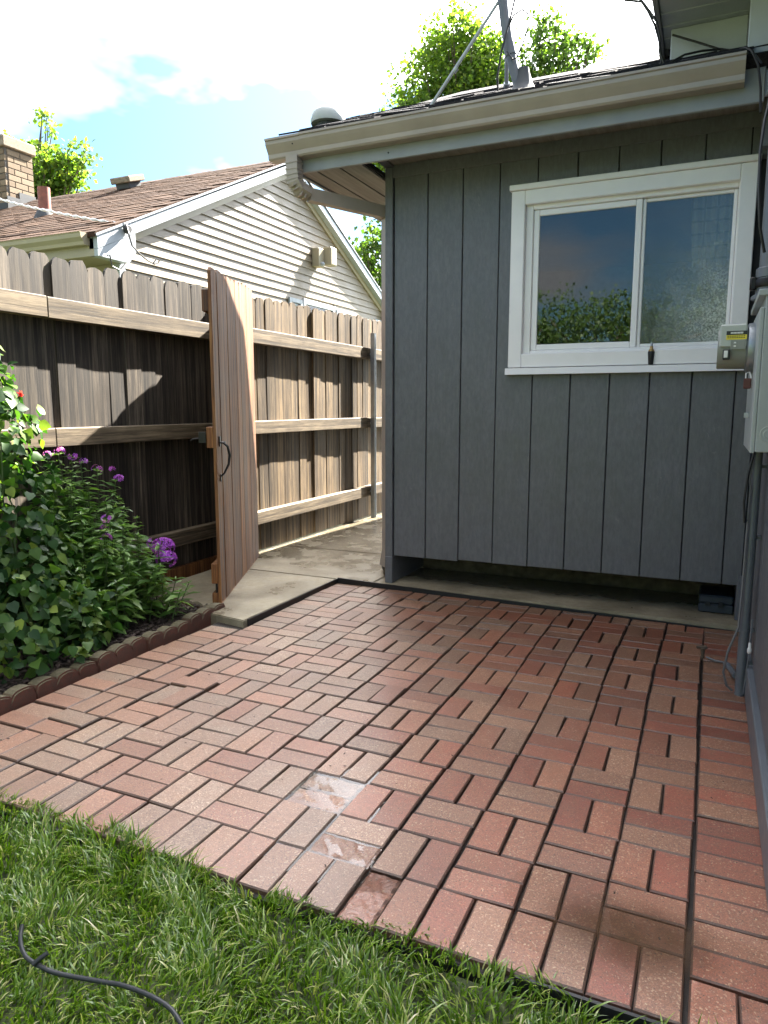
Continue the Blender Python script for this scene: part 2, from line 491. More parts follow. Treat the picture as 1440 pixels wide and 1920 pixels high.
        bp.inputs['Distance'].default_value = 0.002 if wet else 0.01
        t.l(h, bp.inputs['Height'])
        t.l(bp.outputs[0], gl.inputs['Normal'])
        t.l(f, mx.inputs[0]); t.l(back, mx.inputs[1]); t.l(gl.outputs[0], mx.inputs[2])
        t.l(mx.outputs[0], t.out.inputs[0])
        MAT[name] = t.m
    glass('window_glass', False)
    glass('wet_glass', True)
    def water(name, tint, dens):
        t = NT(name)
        t.t.nodes.remove(t.b)
        gl = t.n('ShaderNodeBsdfGlossy'); gl.inputs['Roughness'].default_value = 0.02
        tr = t.n('ShaderNodeBsdfTransparent'); tr.inputs[0].default_value = (0.93, 0.92, 0.91, 1)
        df = t.n('ShaderNodeBsdfDiffuse'); df.inputs[0].default_value = (*tint, 1)
        m0 = t.n('ShaderNodeMixShader'); m0.inputs[0].default_value = dens
        P = t.pos()
        if dens > 0.05:
            t.l(t.vramp(t.noise(P, 9, 3), 0.3, 0.7, dens * 0.5, dens * 1.4), m0.inputs[0])
        t.l(tr.outputs[0], m0.inputs[1]); t.l(df.outputs[0], m0.inputs[2])
        fr = t.n('ShaderNodeFresnel'); fr.inputs[0].default_value = 1.42
        mx = t.n('ShaderNodeMixShader')
        if dens > 0.05:      # the film thins out to nothing at its rim
            mp = t.n('ShaderNodeMapping'); mp.inputs['Location'].default_value = (0.13, -1.70, 0)
            t.l(t.n('ShaderNodeNewGeometry').outputs['Position'], mp.inputs['Vector'])
            mp2 = t.n('ShaderNodeVectorMath', operation='MULTIPLY'); mp2.inputs[1].default_value = (4.4, 7.5, 0)
            t.l(mp.outputs[0], mp2.inputs[0])
            ln_ = t.n('ShaderNodeVectorMath', operation='LENGTH'); t.l(mp2.outputs[0], ln_.inputs[0])
            rim = t.vramp(t.math('ADD', ln_.outputs['Value'], t.math('MULTIPLY', t.noise(P, 8, 3), 0.5)), 0.45, 1.3, 1.0, 0.0)
            t.l(t.math('MULTIPLY', rim, t.vramp(t.noise(P, 9, 3), 0.3, 0.7, dens * 0.7, dens * 1.3)), m0.inputs[0])
            t.l(t.math('MULTIPLY', fr.outputs[0], rim), mx.inputs[0])
        else:
            t.l(fr.outputs[0], mx.inputs[0])
        t.l(m0.outputs[0], mx.inputs[1])
        t.l(gl.outputs[0], mx.inputs[2])
        bp = t.n('ShaderNodeBump'); bp.inputs['Strength'].default_value = 0.06; bp.inputs['Distance'].default_value = 0.004
        t.l(t.noise(P, 30, 2), bp.inputs['Height'])
        t.l(bp.outputs[0], gl.inputs['Normal'])
        t.l(mx.outputs[0], t.out.inputs[0])
        MAT[name] = t.m
    water('clear_water', (0.1, 0.09, 0.08), 0.02)
    water('muddy_water', (0.10, 0.055, 0.03), 0.62)


build_materials()

# ------------------------------------------------------------------ mesh helpers


class MB:
    def __init__(self):
        self.v = []; self.f = []

    def add(self, vs, fs):
        o = len(self.v)
        self.v += [tuple(p) for p in vs]
        self.f += [tuple(i + o for i in f) for f in fs]
        return self

    def box(self, a, b, M=None):
        x0, y0, z0 = a; x1, y1, z1 = b
        vs = [(x0, y0, z0), (x1, y0, z0), (x1, y1, z0), (x0, y1, z0), (x0, y0, z1), (x1, y0, z1), (x1, y1, z1), (x0, y1, z1)]
        if M is not None:
            vs = [M @ Vector(p) for p in vs]
        return self.add(vs, [(0, 3, 2, 1), (4, 5, 6, 7), (0, 1, 5, 4), (1, 2, 6, 5), (2, 3, 7, 6), (3, 0, 4, 7)])

    def cbox(self, a, b, c=0.004, M=None):
        """box with all edges chamfered"""
        vs = []
        x0, y0, z0 = a; x1, y1, z1 = b
        bm = bmesh.new()
        bmesh.ops.create_cube(bm, size=1)
        for v in bm.verts:
            v.co = Vector(((x0 + x1) / 2 + v.co.x * (x1 - x0), (y0 + y1) / 2 + v.co.y * (y1 - y0), (z0 + z1) / 2 + v.co.z * (z1 - z0)))
        bmesh.ops.bevel(bm, geom=bm.edges[:], offset=c, segments=1, affect='EDGES')
        bm.verts.index_update()
        vs = [M @ v.co if M is not None else v.co.copy() for v in bm.verts]
        fs = [[v.index for v in f.verts] for f in bm.faces]
        bm.free()
        return self.add(vs, fs)

    def prism(self, poly, a, b, axis='X', M=None):
        """poly: 2D points, extruded along axis from a to b"""
        n = len(poly)
        def mk(p, t):
            if axis == 'X': return Vector((t, p[0], p[1]))
            if axis == 'Y': return Vector((p[0], t, p[1]))
            return Vector((p[0], p[1], t))
        vs = [mk(p, a) for p in poly] + [mk(p, b) for p in poly]
        if M is not None:
            vs = [M @ v for v in vs]
        fs = [tuple(range(n)), tuple(reversed(range(n, 2 * n)))]
        fs += [(i, i + n, (i + 1) % n + n, (i + 1) % n) for i in range(n)]
        return self.add(vs, fs)

    def tube(self, pts, r, seg=8, cap=True, rect=None):
        pts = [Vector(p) for p in pts]
        n = len(pts)
        rs = r if hasattr(r, '__len__') else [r] * n
        up = None
        rings = []
        for i, p in enumerate(pts):
            d = (pts[min(i + 1, n - 1)] - pts[max(i - 1, 0)])
            if d.length < 1e-9: d = Vector((0, 0, 1))
            d.normalize()
            if up is None:
                up = Vector((0, 0, 1)) if abs(d.z) < 0.9 else Vector((1, 0, 0))
            a = d.cross(up)
            if a.length < 1e-6: a = d.orthogonal()
            a.normalize()
            b = a.cross(d).normalized()
            up = b
            if rect:
                w, h = rect
                ring = [p + a * sx * w / 2 + b * sy * h / 2 for sx, sy in ((-1, -1), (1, -1), (1, 1), (-1, 1))]
            else:
                ring = [p + (a * math.cos(2 * PI * k / seg) + b * math.sin(2 * PI * k / seg)) * rs[i] for k in range(seg)]
            rings.append(ring)
        m = len(rings[0])
        vs = [q for ring in rings for q in ring]
        fs = []
        for i in range(n - 1):
            for k in range(m):
                fs.append((i * m + k, i * m + (k + 1) % m, (i + 1) * m + (k + 1) % m, (i + 1) * m + k))
        if cap:
            fs.append(tuple(reversed(range(m)))); fs.append(tuple(range((n - 1) * m, n * m)))
        return self.add(vs, fs)

    def lathe(self, prof, c, seg=16, axis='Z'):
        """prof: (radius, height) list around centre c"""
        vs = []; c = Vector(c)
        for r, h in prof:
            for k in range(seg):
                a = 2 * PI * k / seg
                if axis == 'Z': q = Vector((r * math.cos(a), r * math.sin(a), h))
                elif axis == 'X': q = Vector((h, r * math.cos(a), r * math.sin(a)))
                else: q = Vector((r * math.cos(a), h, r * math.sin(a)))
                vs.append(c + q)
        fs = []
        for i in range(len(prof) - 1):
            for k in range(seg):
                fs.append((i * seg + k, i * seg + (k + 1) % seg, (i + 1) * seg + (k + 1) % seg, (i + 1) * seg + k))
        fs.append(tuple(reversed(range(seg)))); fs.append(tuple(range((len(prof) - 1) * seg, len(prof) * seg)))
        return self.add(vs, fs)

    def mesh(self, name, smooth=False, up=False):
        me = bpy.data.meshes.new(name)
        me.from_pydata(self.v, [], self.f)
        bm = bmesh.new(); bm.from_mesh(me)
        bmesh.ops.recalc_face_normals(bm, faces=bm.faces)
        bm.normal_update()
        if all(abs(f.normal.z) > 0.5 for f in bm.faces):      # open sheets face up
            bmesh.ops.reverse_faces(bm, faces=[f for f in bm.faces if f.normal.z < 0])
        bm.to_mesh(me); bm.free()
        if smooth:
            for p in me.polygons: p.use_smooth = True
            try:
                me.set_sharp_from_angle(angle=R(40))
            except Exception:
                pass
        return me


def wl(o):
    v = Vector((0, 0, 0))
    while o is not None:
        v += o.location
        o = o.parent
    return v


def link(name, me, mat=None, parent=None, loc=None, kind=None, label=None):
    """loc is a world position; without it the mesh is in world coordinates"""
    o = bpy.data.objects.new(name, me)
    COL.objects.link(o)
    if mat and len(me.materials) == 0:
        me.materials.append(MAT[mat])
    base = Vector(loc) if loc is not None else Vector((0, 0, 0))
    if parent is not None:
        o.parent = parent
        o.location = base - wl(parent)
    else:
        o.location = base
    if kind: o['kind'] = kind
    if label: o['label'] = label
    return o


def part(name, mb, mat, parent=None, smooth=False, kind=None, label=None):
    return link(name, mb.mesh(name, smooth), mat, parent, None, kind, label)


def tag(o, label, cat, group=None):
    o['label'] = label; o['category'] = cat
    if group: o['group'] = group
    return o


def thing(name, label, cat, loc, group=None):
    o = bpy.data.objects.new(name, None)
    COL.objects.link(o)
    o.empty_display_size = 0.1
    o.location = loc
    return tag(o, label, cat, group)


def struct(name, mb, mat, smooth=False):
    return part(name, mb, mat, None, smooth, 'structure')


def np_mesh(name, V, F4=None, F3=None, smooth=False):
    """V (n,3) floats, quads and tris as int arrays"""
    me = bpy.data.meshes.new(name)
    me.vertices.add(len(V))
    me.vertices.foreach_set('co', V.astype(np.float32).ravel())
    loops = []; starts = []; tot = []
    s = 0
    if F4 is not None and len(F4):
        loops.append(F4.ravel()); starts.append(np.arange(len(F4)) * 4); tot.append(np.full(len(F4), 4)); s = len(F4) * 4
    if F3 is not None and len(F3):
        loops.append(F3.ravel()); starts.append(s + np.arange(len(F3)) * 3); tot.append(np.full(len(F3), 3))
    loops = np.concatenate(loops).astype(np.int32)
    starts = np.concatenate(starts).astype(np.int32); tot = np.concatenate(tot).astype(np.int32)
    me.loops.add(len(loops)); me.loops.foreach_set('vertex_index', loops)
    me.polygons.add(len(starts)); me.polygons.foreach_set('loop_start', starts); me.polygons.foreach_set('loop_total', tot)
    me.update(calc_edges=True)
    me.validate()
    if smooth:
        me.polygons.foreach_set('use_smooth', np.ones(len(starts), dtype=bool))
    return me


def scatter(base, faces, P, Dv, Nv, size, width=1.0):
    """copies of a small leaf (base verts: x across, y along, z up) at P along Dv with normal Nv"""
    Dv = Dv / np.linalg.norm(Dv, axis=1, keepdims=True)
    X = np.cross(Dv, Nv); X /= (np.linalg.norm(X, axis=1, keepdims=True) + 1e-9)
    N = np.cross(X, Dv)
    size = np.asarray(size).reshape(-1, 1, 1)
    width = np.asarray(width).reshape(-1, 1, 1) if np.ndim(width) else width
    b = np.asarray(base)
    V = P[:, None, :] + size * (b[None, :, 0:1] * width * X[:, None, :] + b[None, :, 1:2] * Dv[:, None, :] + b[None, :, 2:3] * N[:, None, :])
    n, k = len(P), len(b)
    V = V.reshape(-1, 3)
    offs = (np.arange(n) * k)[:, None, None]
    out = []
    for fl in faces:
        fa = np.asarray(fl)
        out.append((fa[None] + offs).reshape(-1, fa.shape[1]))
    return V, out


def frame_mat(p, d, nrm):
    d = Vector(d).normalized(); x = d.cross(Vector(nrm))
    if x.length < 1e-6: x = d.orthogonal()
    x.normalize(); n = x.cross(d)
    return Matrix(((x.x, d.x, n.x, p[0]), (x.y, d.y, n.y, p[1]), (x.z, d.z, n.z, p[2]), (0, 0, 0, 1)))


# ------------------------------------------------------------------ ground
def build_ground():
    mb = MB()
    mb.add([(-90, -90, -0.075), (90, -90, -0.075), (90, 120, -0.075), (-90, 120, -0.075)], [(0, 1, 2, 3)])
    struct('ground', mb, 'lawn_soil')
    mb = MB()   # bedding sand under the pavers
    mb.add([(-2.70, 1.455, -0.018), (0.20, 1.455, -0.018), (0.20, 4.60, -0.018), (-2.70, 4.60, -0.018)], [(0, 1, 2, 3)])
    struct('bedding_sand', mb, 'joint_sand')
    # lawn soil, slightly uneven
    nx, ny = 50, 30
    V = []; F = []
    for j in range(ny):
        for i in range(nx):
            x = -6 + 7.5 * i / (nx - 1); y = -1.5 + 2.93 * j / (ny - 1)
            V.append((x, y, -0.028 + 0.012 * math.sin(x * 3.1 + y * 2) * math.sin(y * 4.3)))
    for j in range(ny - 1):
        for i in range(nx - 1):
            F.append((j * nx + i, j * nx + i + 1, (j + 1) * nx + i + 1, (j + 1) * nx + i))
    struct('lawn', MB().add(V, F), 'lawn_soil', True)
    # concrete walk and the strip along the house
    def edge_y(x): return 4.56 - 0.075 * (x + 2.48) / 2.68
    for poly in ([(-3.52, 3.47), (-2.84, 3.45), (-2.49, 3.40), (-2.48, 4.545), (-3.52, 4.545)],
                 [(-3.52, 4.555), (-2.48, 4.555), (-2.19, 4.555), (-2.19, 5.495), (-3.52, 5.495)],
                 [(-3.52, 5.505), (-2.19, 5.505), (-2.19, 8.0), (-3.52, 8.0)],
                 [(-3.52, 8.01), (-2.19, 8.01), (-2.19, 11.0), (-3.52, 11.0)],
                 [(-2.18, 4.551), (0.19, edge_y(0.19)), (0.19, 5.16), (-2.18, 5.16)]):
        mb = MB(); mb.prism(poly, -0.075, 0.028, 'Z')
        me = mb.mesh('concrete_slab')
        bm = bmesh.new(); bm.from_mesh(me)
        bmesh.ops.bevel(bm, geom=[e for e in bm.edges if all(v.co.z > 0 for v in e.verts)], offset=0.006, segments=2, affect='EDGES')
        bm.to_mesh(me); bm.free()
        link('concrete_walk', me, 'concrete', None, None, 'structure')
    # curb under the fence catching the sun
    struct('fence_footing', MB().box((-3.63, 3.75, -0.07), (-3.525, 11, 0.012)), 'concrete')
    return edge_y


EDGE_Y = build_ground()


# ------------------------------------------------------------------ patio
CELL = 0.2055
Y0 = 1.468


def brick_mesh(lx, ly, seed):
    r = random.Random(seed)
    mb = MB()
    c = 0.0042
    x, y = lx / 2, ly / 2
    j = lambda: r.uniform(-0.0008, 0.0008)
    vs = [(-x, -y, -0.055), (x, -y, -0.055), (x, y, -0.055), (-x, y, -0.055),
          (-x + j(), -y + j(), -c), (x + j(), -y + j(), -c), (x + j(), y + j(), -c), (-x + j(), y + j(), -c),
          (-x + c, -y + c, j()), (x - c, -y + c, j()), (x - c, y - c, j()), (-x + c, y - c, j())]
    fs = [(0, 1, 5, 4), (1, 2, 6, 5), (2, 3, 7, 6), (3, 0, 4, 7), (4, 5, 9, 8), (5, 6, 10, 9), (6, 7, 11, 10), (7, 4, 8, 11), (8, 9, 10, 11)]
    mb.add(vs, fs)
    return mb.mesh('paver')


def build_patio():
    root = thing('brick_patio', 'wet red brick patio laid in a basketweave pattern beside the grey wall', 'patio', (-1.2, 3.0, 0))
    GL, GW = 0.2010, 0.0988        # the joints along the columns are the wide ones
    hor = [brick_mesh(0.1970, GW, k) for k in range(4)]
    ver = [brick_mesh(0.0970, GL, 10 + k) for k in range(4)]
    for me in hor + ver: me.materials.append(MAT['paver_brick'])
    items = []   # x, y, z, kind, sx, sy

    def drift(x, y):
        # the old paving has crept a little
        return 0.006 * math.sin(y * 3.1 + x) + 0.004 * math.sin(x * 5 + y * 2), 0.006 * math.sin(x * 2.7 + 1.3) + 0.004 * math.sin(y * 4 + x * 3)

    def cell(i, j, kind):
        x1 = -i * CELL; x0 = x1 - CELL
        y0 = Y0 + j * CELL; y1 = y0 + CELL
        cx = (x0 + x1) / 2; cy = (y0 + y1) / 2
        if kind == 'V':
            for s in (-1, 1): items.append([cx + s * CELL / 4, cy, 'V', 1, 1, i, j])
        else:
            for s in (-1, 1): items.append([cx, cy + s * CELL / 4, 'H', 1, 1, i, j])
    for j in range(15):
        for i in range(13):
            y = Y0 + (j + 0.5) * CELL
            if y > 3.42 and i > 11: continue
            if (i == 12) or (i == 11 and y > 3.42):
                cell(i, j, 'H'); continue
            if j == 0: cell(i, j, 'V'); continue
            cell(i, j, 'V' if (i + j) % 2 == 0 else 'H')
    def worn_mesh(lx, ly, seed):
        g_ = np.random.default_rng(seed)
        nx, ny = (28, 14) if lx > ly else (14, 28)
        ph = g_.uniform(0, 6.28, 8)
        V = []; F = []
        for b in range(ny):
            for a in range(nx):
                u = a / (nx - 1); v = b / (ny - 1)
                X_, Y_ = (u - .5) * lx, (v - .5) * ly
                z = 0.0011 * math.sin(X_ * 62 + ph[0] + math.sin(Y_ * 70)) + 0.0010 * math.sin(Y_ * 88 + ph[1] + X_ * 40) + 0.0007 * math.sin(X_ * 170 + Y_ * 130 + ph[2]) + 0.0004 * g_.normal()
                e = min(u, 1 - u, v, 1 - v)
                if e < 0.001: z -= 0.004
                V.append((X_, Y_, z))
        for b in range(ny - 1):
            for a in range(nx - 1):
                F.append((b * nx + a, b * nx + a + 1, (b + 1) * nx + a + 1, (b + 1) * nx + a))
        mb = MB().add(V, F)
        mb.box((-lx / 2, -ly / 2, -0.055), (lx / 2, ly / 2, -0.0062))
        me = mb.mesh('worn_paver'); me.materials.append(MAT['paver_brick'])
        return me
    # right-hand border: a soldier row turned the other way along the house
    for k in range(29):
        items.append([0.098, Y0 + 0.14 + 0.103 * (k + 0.5), 'H', 0.94, 1, -1, k])
    items.append([0.052, Y0 + 0.035, 'V', 1, 1, -1, 0]); items.append([0.154, Y0 + 0.035, 'V', 1, 1, -1, 0])
    items.append([0.255, Y0 + 0.035, 'V', 1, 1, -1, 0])
    out = []
    for it in items:
        x, y, kind, sx, sy, i, j = it
        ly = GL if kind == 'V' else GW
        lim = EDGE_Y(x) - 0.018
        if y + ly / 2 > lim:
            ny = lim - (y - ly / 2)
            if ny < 0.03: continue
            sy = ny / ly; y = y - ly / 2 + ny / 2
        dx, dy = drift(x, y)
        if i < 0: dx = 0
        z = random.uniform(-0.0022, 0.0022)
        if random.random() < 0.06 and not (i <= 2 and j <= 2): z += random.uniform(0.002, 0.006)
        if i >= 10 and 1 < j < 8: z += random.uniform(-0.003, 0.006); dx += random.uniform(-0.006, 0.006); dy += random.uniform(-0.004, 0.004)
        if (i, j) == (5, 2): z = -0.0052; tip = random.choice((-1, 1)) * 0.022
        if 3 <= i <= 6 and 1 <= j <= 4 and (i, j) != (5, 2): z = random.uniform(-0.0008, 0.002)
        rz = random.gauss(0, 0.010)
        rx, ry = random.gauss(0, 0.006), random.gauss(0, 0.006)
        if (i, j) == (5, 2): ry, rx = (0.020, -0.02) if y > Y0 + 2.5 * CELL else (-0.006, 0.012)
        if (i, j) == (4, 1): rx = 0.02; z = -0.0032 if y < Y0 + 1.5 * CELL else z
        if (i, j) == (3, 0) and x < -0.72: z = -0.007
        if (i, j) == (0, 12) and kind == 'H': rx += 0.10; z += 0.006
        if (i, j) in ((11, 3), (11, 2), (10, 3)): rz += random.uniform(-0.06, 0.06)
        wet = (i, j) == (5, 2) or ((i, j) == (4, 1) and y < Y0 + 1.5 * CELL) or ((i, j) == (3, 0) and x < -0.72)
        out.append((x + dx, y + dy, z, kind, sx, sy, (rx, ry, rz), wet))
    out.sort(key=lambda o: (o[0] - CAM.x) ** 2 + o[1] ** 2)
    rest = MB()
    for n, (x, y, z, kind, sx, sy, rot, wet) in enumerate(out):
        me = (hor if kind == 'H' else ver)[n % 4]
        if wet: me = worn_mesh(*((0.1970, GW) if kind == 'H' else (0.0970, GL)), n)
        if n < 300:
            o = link('brick', me, None, root, (x, y, z))
            o.rotation_euler = rot; o.scale = (sx, sy, 1)
        else:
            M = Matrix.Translation((x, y, z)) @ (Matrix.Rotation(rot[2], 4, 'Z') @ Matrix.Rotation(rot[0], 4, 'X')) @ Matrix.Diagonal((sx, sy, 1, 1))
            rest.add([M @ v.co for v in me.vertices], [list(p.vertices) for p in me.polygons])
    if rest.v:
        part('brick', rest, 'paver_brick', root, kind='stuff')
    # black plastic edging along the concrete and the lawn
    e = MB()
    part('plastic_edging', MB().box((-2.477, 3.42, -0.05), (-2.469, 4.55, 0.032)), 'edging_plastic', root)
    for k in range(24):
        xa = -2.469 + 2.64 * k / 24; xb = -2.469 + 2.64 * (k + 1) / 24
        e.add([(xa, EDGE_Y(xa) - 0.014, -0.05), (xb, EDGE_Y(xb) - 0.014, -0.05), (xb, EDGE_Y(xb) - 0.004, -0.05), (xa, EDGE_Y(xa) - 0.004, -0.05),
               (xa, EDGE_Y(xa) - 0.014, 0.038 - 0.036 * k / 24), (xb, EDGE_Y(xb) - 0.014, 0.038 - 0.036 * (k + 1) / 24), (xb, EDGE_Y(xb) - 0.004, 0.038 - 0.036 * (k + 1) / 24), (xa, EDGE_Y(xa) - 0.004, 0.038 - 0.036 * k / 24)],
              [(0, 3, 2, 1), (4, 5, 6, 7), (0, 1, 5, 4), (1, 2, 6, 5), (2, 3, 7, 6), (3, 0, 4, 7)])
    part('plastic_edging', MB().box((-2.70, Y0 - 0.016, -0.05), (-0.36, Y0 - 0.008, -0.020)).box((-0.36, Y0 - 0.017, -0.05), (0.32, Y0 - 0.008, 0.0)), 'edging_plastic', root)
    part('plastic_edging', e, 'edging_plastic', root)
    # standing water
    def blob(cx, cy, rx, ry, z, seed, n=40, amp=0.22):
        r = random.Random(seed)
        ph = [r.uniform(0, 6.28) for _ in range(5)]
        vs = [(cx, cy, z)]
        for k in range(n):
            a = 2 * PI * k / n
            rr = 1 + amp * (math.sin(2 * a + ph[0]) * 0.5 + math.sin(3 * a + ph[1]) * 0.4 + math.sin(5 * a + ph[2]) * 0.3 + math.sin(9 * a + ph[3]) * 0.15)
            vs.append((cx + rx * rr * math.cos(a), cy + ry * rr * math.sin(a), z))
        return vs, [(0, 1 + k, 1 + (k + 1) % n) for k in range(n)]
    w = MB()
    w.add(*blob(-0.98, 1.86, 0.40, 0.33, -0.0042, 3, amp=0.12))
    struct('puddle_water', w, 'clear_water')
    w = MB()
    w.add(*blob(-0.14, 1.70, 0.33, 0.20, 0.0030, 9, amp=0.2))
    struct('muddy_puddle', w, 'muddy_water')


build_patio()


# ------------------------------------------------------------------ our house
WY = 4.62            # front wall plane
GX = [-2.052, -1.81, -1.568, -1.325, -1.088, -0.848, -0.612, -0.381, -0.148, 0.083, 0.19]
WX0, WX1, WZ0, WZ1 = -1.243, 0.122, 1.488, 2.640   # window trim, outer
RX = 0.20            # side wall plane


def roof_z(y): return 2.962 + 0.448 * (y - 4.08)


def build_house():
    H = thing('grey_house', 'dark grey house wing with vertical board siding, beige gutter and white window', 'house', (-1.0, 4.7, 0))
    # siding boards with a groove between each
    g = 0.0032
    def board(x0, x1, z0, z1):
        part('siding_board', MB().cbox((x0 + g, WY, z0), (x1 - g, WY + 0.02, z1), 0.003), 'grey_paint', H)
    for a, b in zip(GX[:-1], GX[1:]):
        z0 = 0.238 - 0.010 * (a < -1.7)
        top = 2.86
        if b <= WX0 + 0.02 or a >= WX1 - 0.02:
            board(a, b, z0, top)
        elif a < WX0 - 0.03:
            # a board notched round the window corner
            mb = MB()
            x1 = b - g; x0 = a + g; xi = WX0 + 0.02
            mb.prism([(x0, z0), (x1, z0), (x1, WZ0 + 0.02), (xi, WZ0 + 0.02), (xi, WZ1 - 0.02), (x1, WZ1 - 0.02), (x1, top), (x0, top)], WY, WY + 0.02, 'Y')
            part('siding_board', mb, 'grey_paint', H)
        else:
            board(a, b, z0, WZ0 + 0.02); board(a, b, WZ1 - 0.02, top)
    part('groove_backing', MB().box((-2.05, WY + 0.014, 0.25), (WX0 + 0.015, WY + 0.10, 2.86)).box((WX1 - 0.015, WY + 0.014, 0.25), (0.19, WY + 0.10, 2.86))
         .box((WX0 + 0.015, WY + 0.014, 0.25), (WX1 - 0.015, WY + 0.10, WZ0 + 0.01)).box((WX0 + 0.015, WY + 0.014, WZ1 - 0.01), (WX1 - 0.015, WY + 0.10, 2.86)), 'dark_gap', H)
    part('corner_board', MB().cbox((-2.112, WY - 0.016, 0.215), (-2.056, WY + 0.08, 2.86), 0.003), 'grey_paint', H)
    part('frieze_board', MB().cbox((-2.10, WY - 0.012, 2.79), (0.19, WY - 0.0005, 2.872), 0.003), 'grey_paint', H)
    # left wall, facing the neighbour
    for k in range(14):
        y0 = WY + 0.085 + k * 0.44
        part('siding_board', MB().cbox((-2.112, y0 + 0.004, 0.21), (-2.085, y0 + 0.436, 2.86), 0.003), 'grey_paint', H)
    part('wall', MB().box((-2.083, 5.25, 0.03), (-2.0, 10.8, 2.86)).box((-2.0, 10.7, 0.03), (3.4, 10.8, 2.86)), 'grey_paint', H)
    # side foot under the left end and the recess under the cantilevered wall
    part('foot_panel', MB().cbox((-2.110, 4.595, 0.026), (-2.052, 5.24, 0.222), 0.004), 'grey_paint', H)
    part('foundation', MB().box((-2.05, 5.17, 0.10), (0.19, 5.30, 0.30)).box((-2.05, 5.21, 0.0), (0.19, 5.30, 0.10)), 'foundation', H)
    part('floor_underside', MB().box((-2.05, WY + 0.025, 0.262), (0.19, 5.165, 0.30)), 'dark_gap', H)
    # ---- window
    def frame(x0, x1, z0, z1, w, y0, y1, wb=None, wt_=None):
        wb = wb or w; wt_ = wt_ or w
        mb = MB()
        mb.cbox((x0, y0, z0), (x0 + w, y1, z1), 0.004)
        mb.cbox((x1 - w, y0, z0), (x1, y1, z1), 0.004)
        mb.cbox((x0 + w + 0.0006, y0, z1 - wt_), (x1 - w - 0.0006, y1, z1), 0.004)
        mb.cbox((x0 + w + 0.0006, y0, z0), (x1 - w - 0.0006, y1, z0 + wb), 0.004)
        return mb
    win = part('window', frame(WX0, WX1, WZ0 + 0.045, WZ1 - 0.035, 0.085, WY - 0.026, WY + 0.06), 'white_vinyl', H)
    part('head_cap', MB().cbox((WX0 - 0.012, WY - 0.042, WZ1 - 0.034), (WX1 + 0.012, WY + 0.03, WZ1), 0.004), 'white_vinyl', win)
    sill = MB()
    sill.prism([(WY - 0.050, WZ0), (WY + 0.05, WZ0), (WY + 0.05, WZ0 + 0.044), (WY - 0.046, WZ0 + 0.040)], WX0 - 0.012, WX1 + 0.01, 'X')
    part('sill', sill, 'white_vinyl', win)
    ix0, ix1, iz0, iz1 = WX0 + 0.0855, WX1 - 0.0855 + 0.04, WZ0 + 0.131, WZ1 - 0.121
    part('frame', frame(ix0, ix1, iz0 - 0.03, iz1 + 0.02, 0.045, WY + 0.012, WY + 0.07, 0.05, 0.045), 'white_vinyl', win)
    xm = -0.49
    sa = part('sash', frame(ix0 + 0.046, xm + 0.018, iz0 + 0.021, iz1 - 0.026, 0.036, WY + 0.026, WY + 0.05), 'white_vinyl', win)
    part('pane', MB().box((ix0 + 0.08, WY + 0.037, iz0 + 0.055), (xm - 0.016, WY + 0.041, iz1 - 0.06)), 'window_glass', win)
    sb = part('sash', frame(xm + 0.0185, ix1 - 0.046, iz0 + 0.021, iz1 - 0.026, 0.020, WY + 0.040, WY + 0.064), 'white_vinyl', win)
    part('pane', MB().box((xm + 0.037, WY + 0.050, iz0 + 0.040), (ix1 - 0.065, WY + 0.054, iz1 - 0.045)), 'wet_glass', win)
    wh = MB()
    for x in (-1.145, -1.085):
        wh.box((x, WY + 0.0105, iz0 - 0.012), (x + 0.03, WY + 0.0125, iz0 - 0.008))
    part('weep_slot', wh, 'dark_gap', win)
    # ---- the room behind the window
    rm = MB()
    rm.box((-2.0, 8.2, 0.4), (1.5, 8.3, 2.8)).box((-2.06, 4.75, 0.4), (-2.0, 8.2, 2.8)).box((1.5, 4.75, 0.4), (1.56, 8.2, 2.8))
    rm.box((-2.0, 4.75, 0.35), (1.5, 8.2, 0.4)).box((-2.0, 4.75, 2.75), (1.5, 8.2, 2.8)).box((0.21, 4.72, 0.4), (1.5, 4.75, 2.75))
    part('room', rm, 'room_wall', H)
    n = 60
    cv = []; cf = []
    for zc in (2.52, 2.10):
        for k in range(n):
            x = -0.22 + 0.42 * k / (n - 1)
            sc = 1.0 if zc > 2.2 else 0.86
            cv.append((-0.0 + (x - 0.0) * sc, 4.79 + 0.007 * math.sin(k * 0.9) * (1.2 if zc > 2.2 else 1.9), zc + (0 if zc > 2.2 else 0.03 * math.sin(k * 0.45))))
    cf = [(k, k + 1, n + k + 1, n + k) for k in range(n - 1)]
    c1 = part('curtain', MB().add(cv, cf), 'curtain', H, True)
    # ---- eaves: fascia, soffit boards, gutter, downspout
    FY = 4.185
    fx0 = -2.585
    part('fascia', MB().cbox((fx0, FY, 2.762), (0.11, FY + 0.022, 2.96), 0.003), 'fascia_paint', H)
    part('fascia', MB().cbox((fx0, FY + 0.023, 2.775), (fx0 + 0.022, 9.4, 2.96), 0.003), 'fascia_paint', H)
    for y0, y1 in ((FY + 0.024, 4.36), (4.365, 4.60)):
        pass
    xs = [fx0 + 0.024, -2.44, -2.275, -2.118]
    for a, b in zip(xs[:-1], xs[1:]):
        part('soffit_board', MB().cbox((a + 0.006, FY + 0.024, 2.785), (b - 0.006, 9.2, 2.80), 0.002), 'soffit_wood', H)
    part('soffit_board', MB().cbox((-2.112, FY + 0.024, 2.873), (0.11, WY + 0.02, 2.888), 0.002), 'soffit_wood', H)
    part('soffit_backing', MB().box((fx0 + 0.024, FY + 0.024, 2.803), (-2.114, 9.2, 2.83)), 'dark_gap', H)
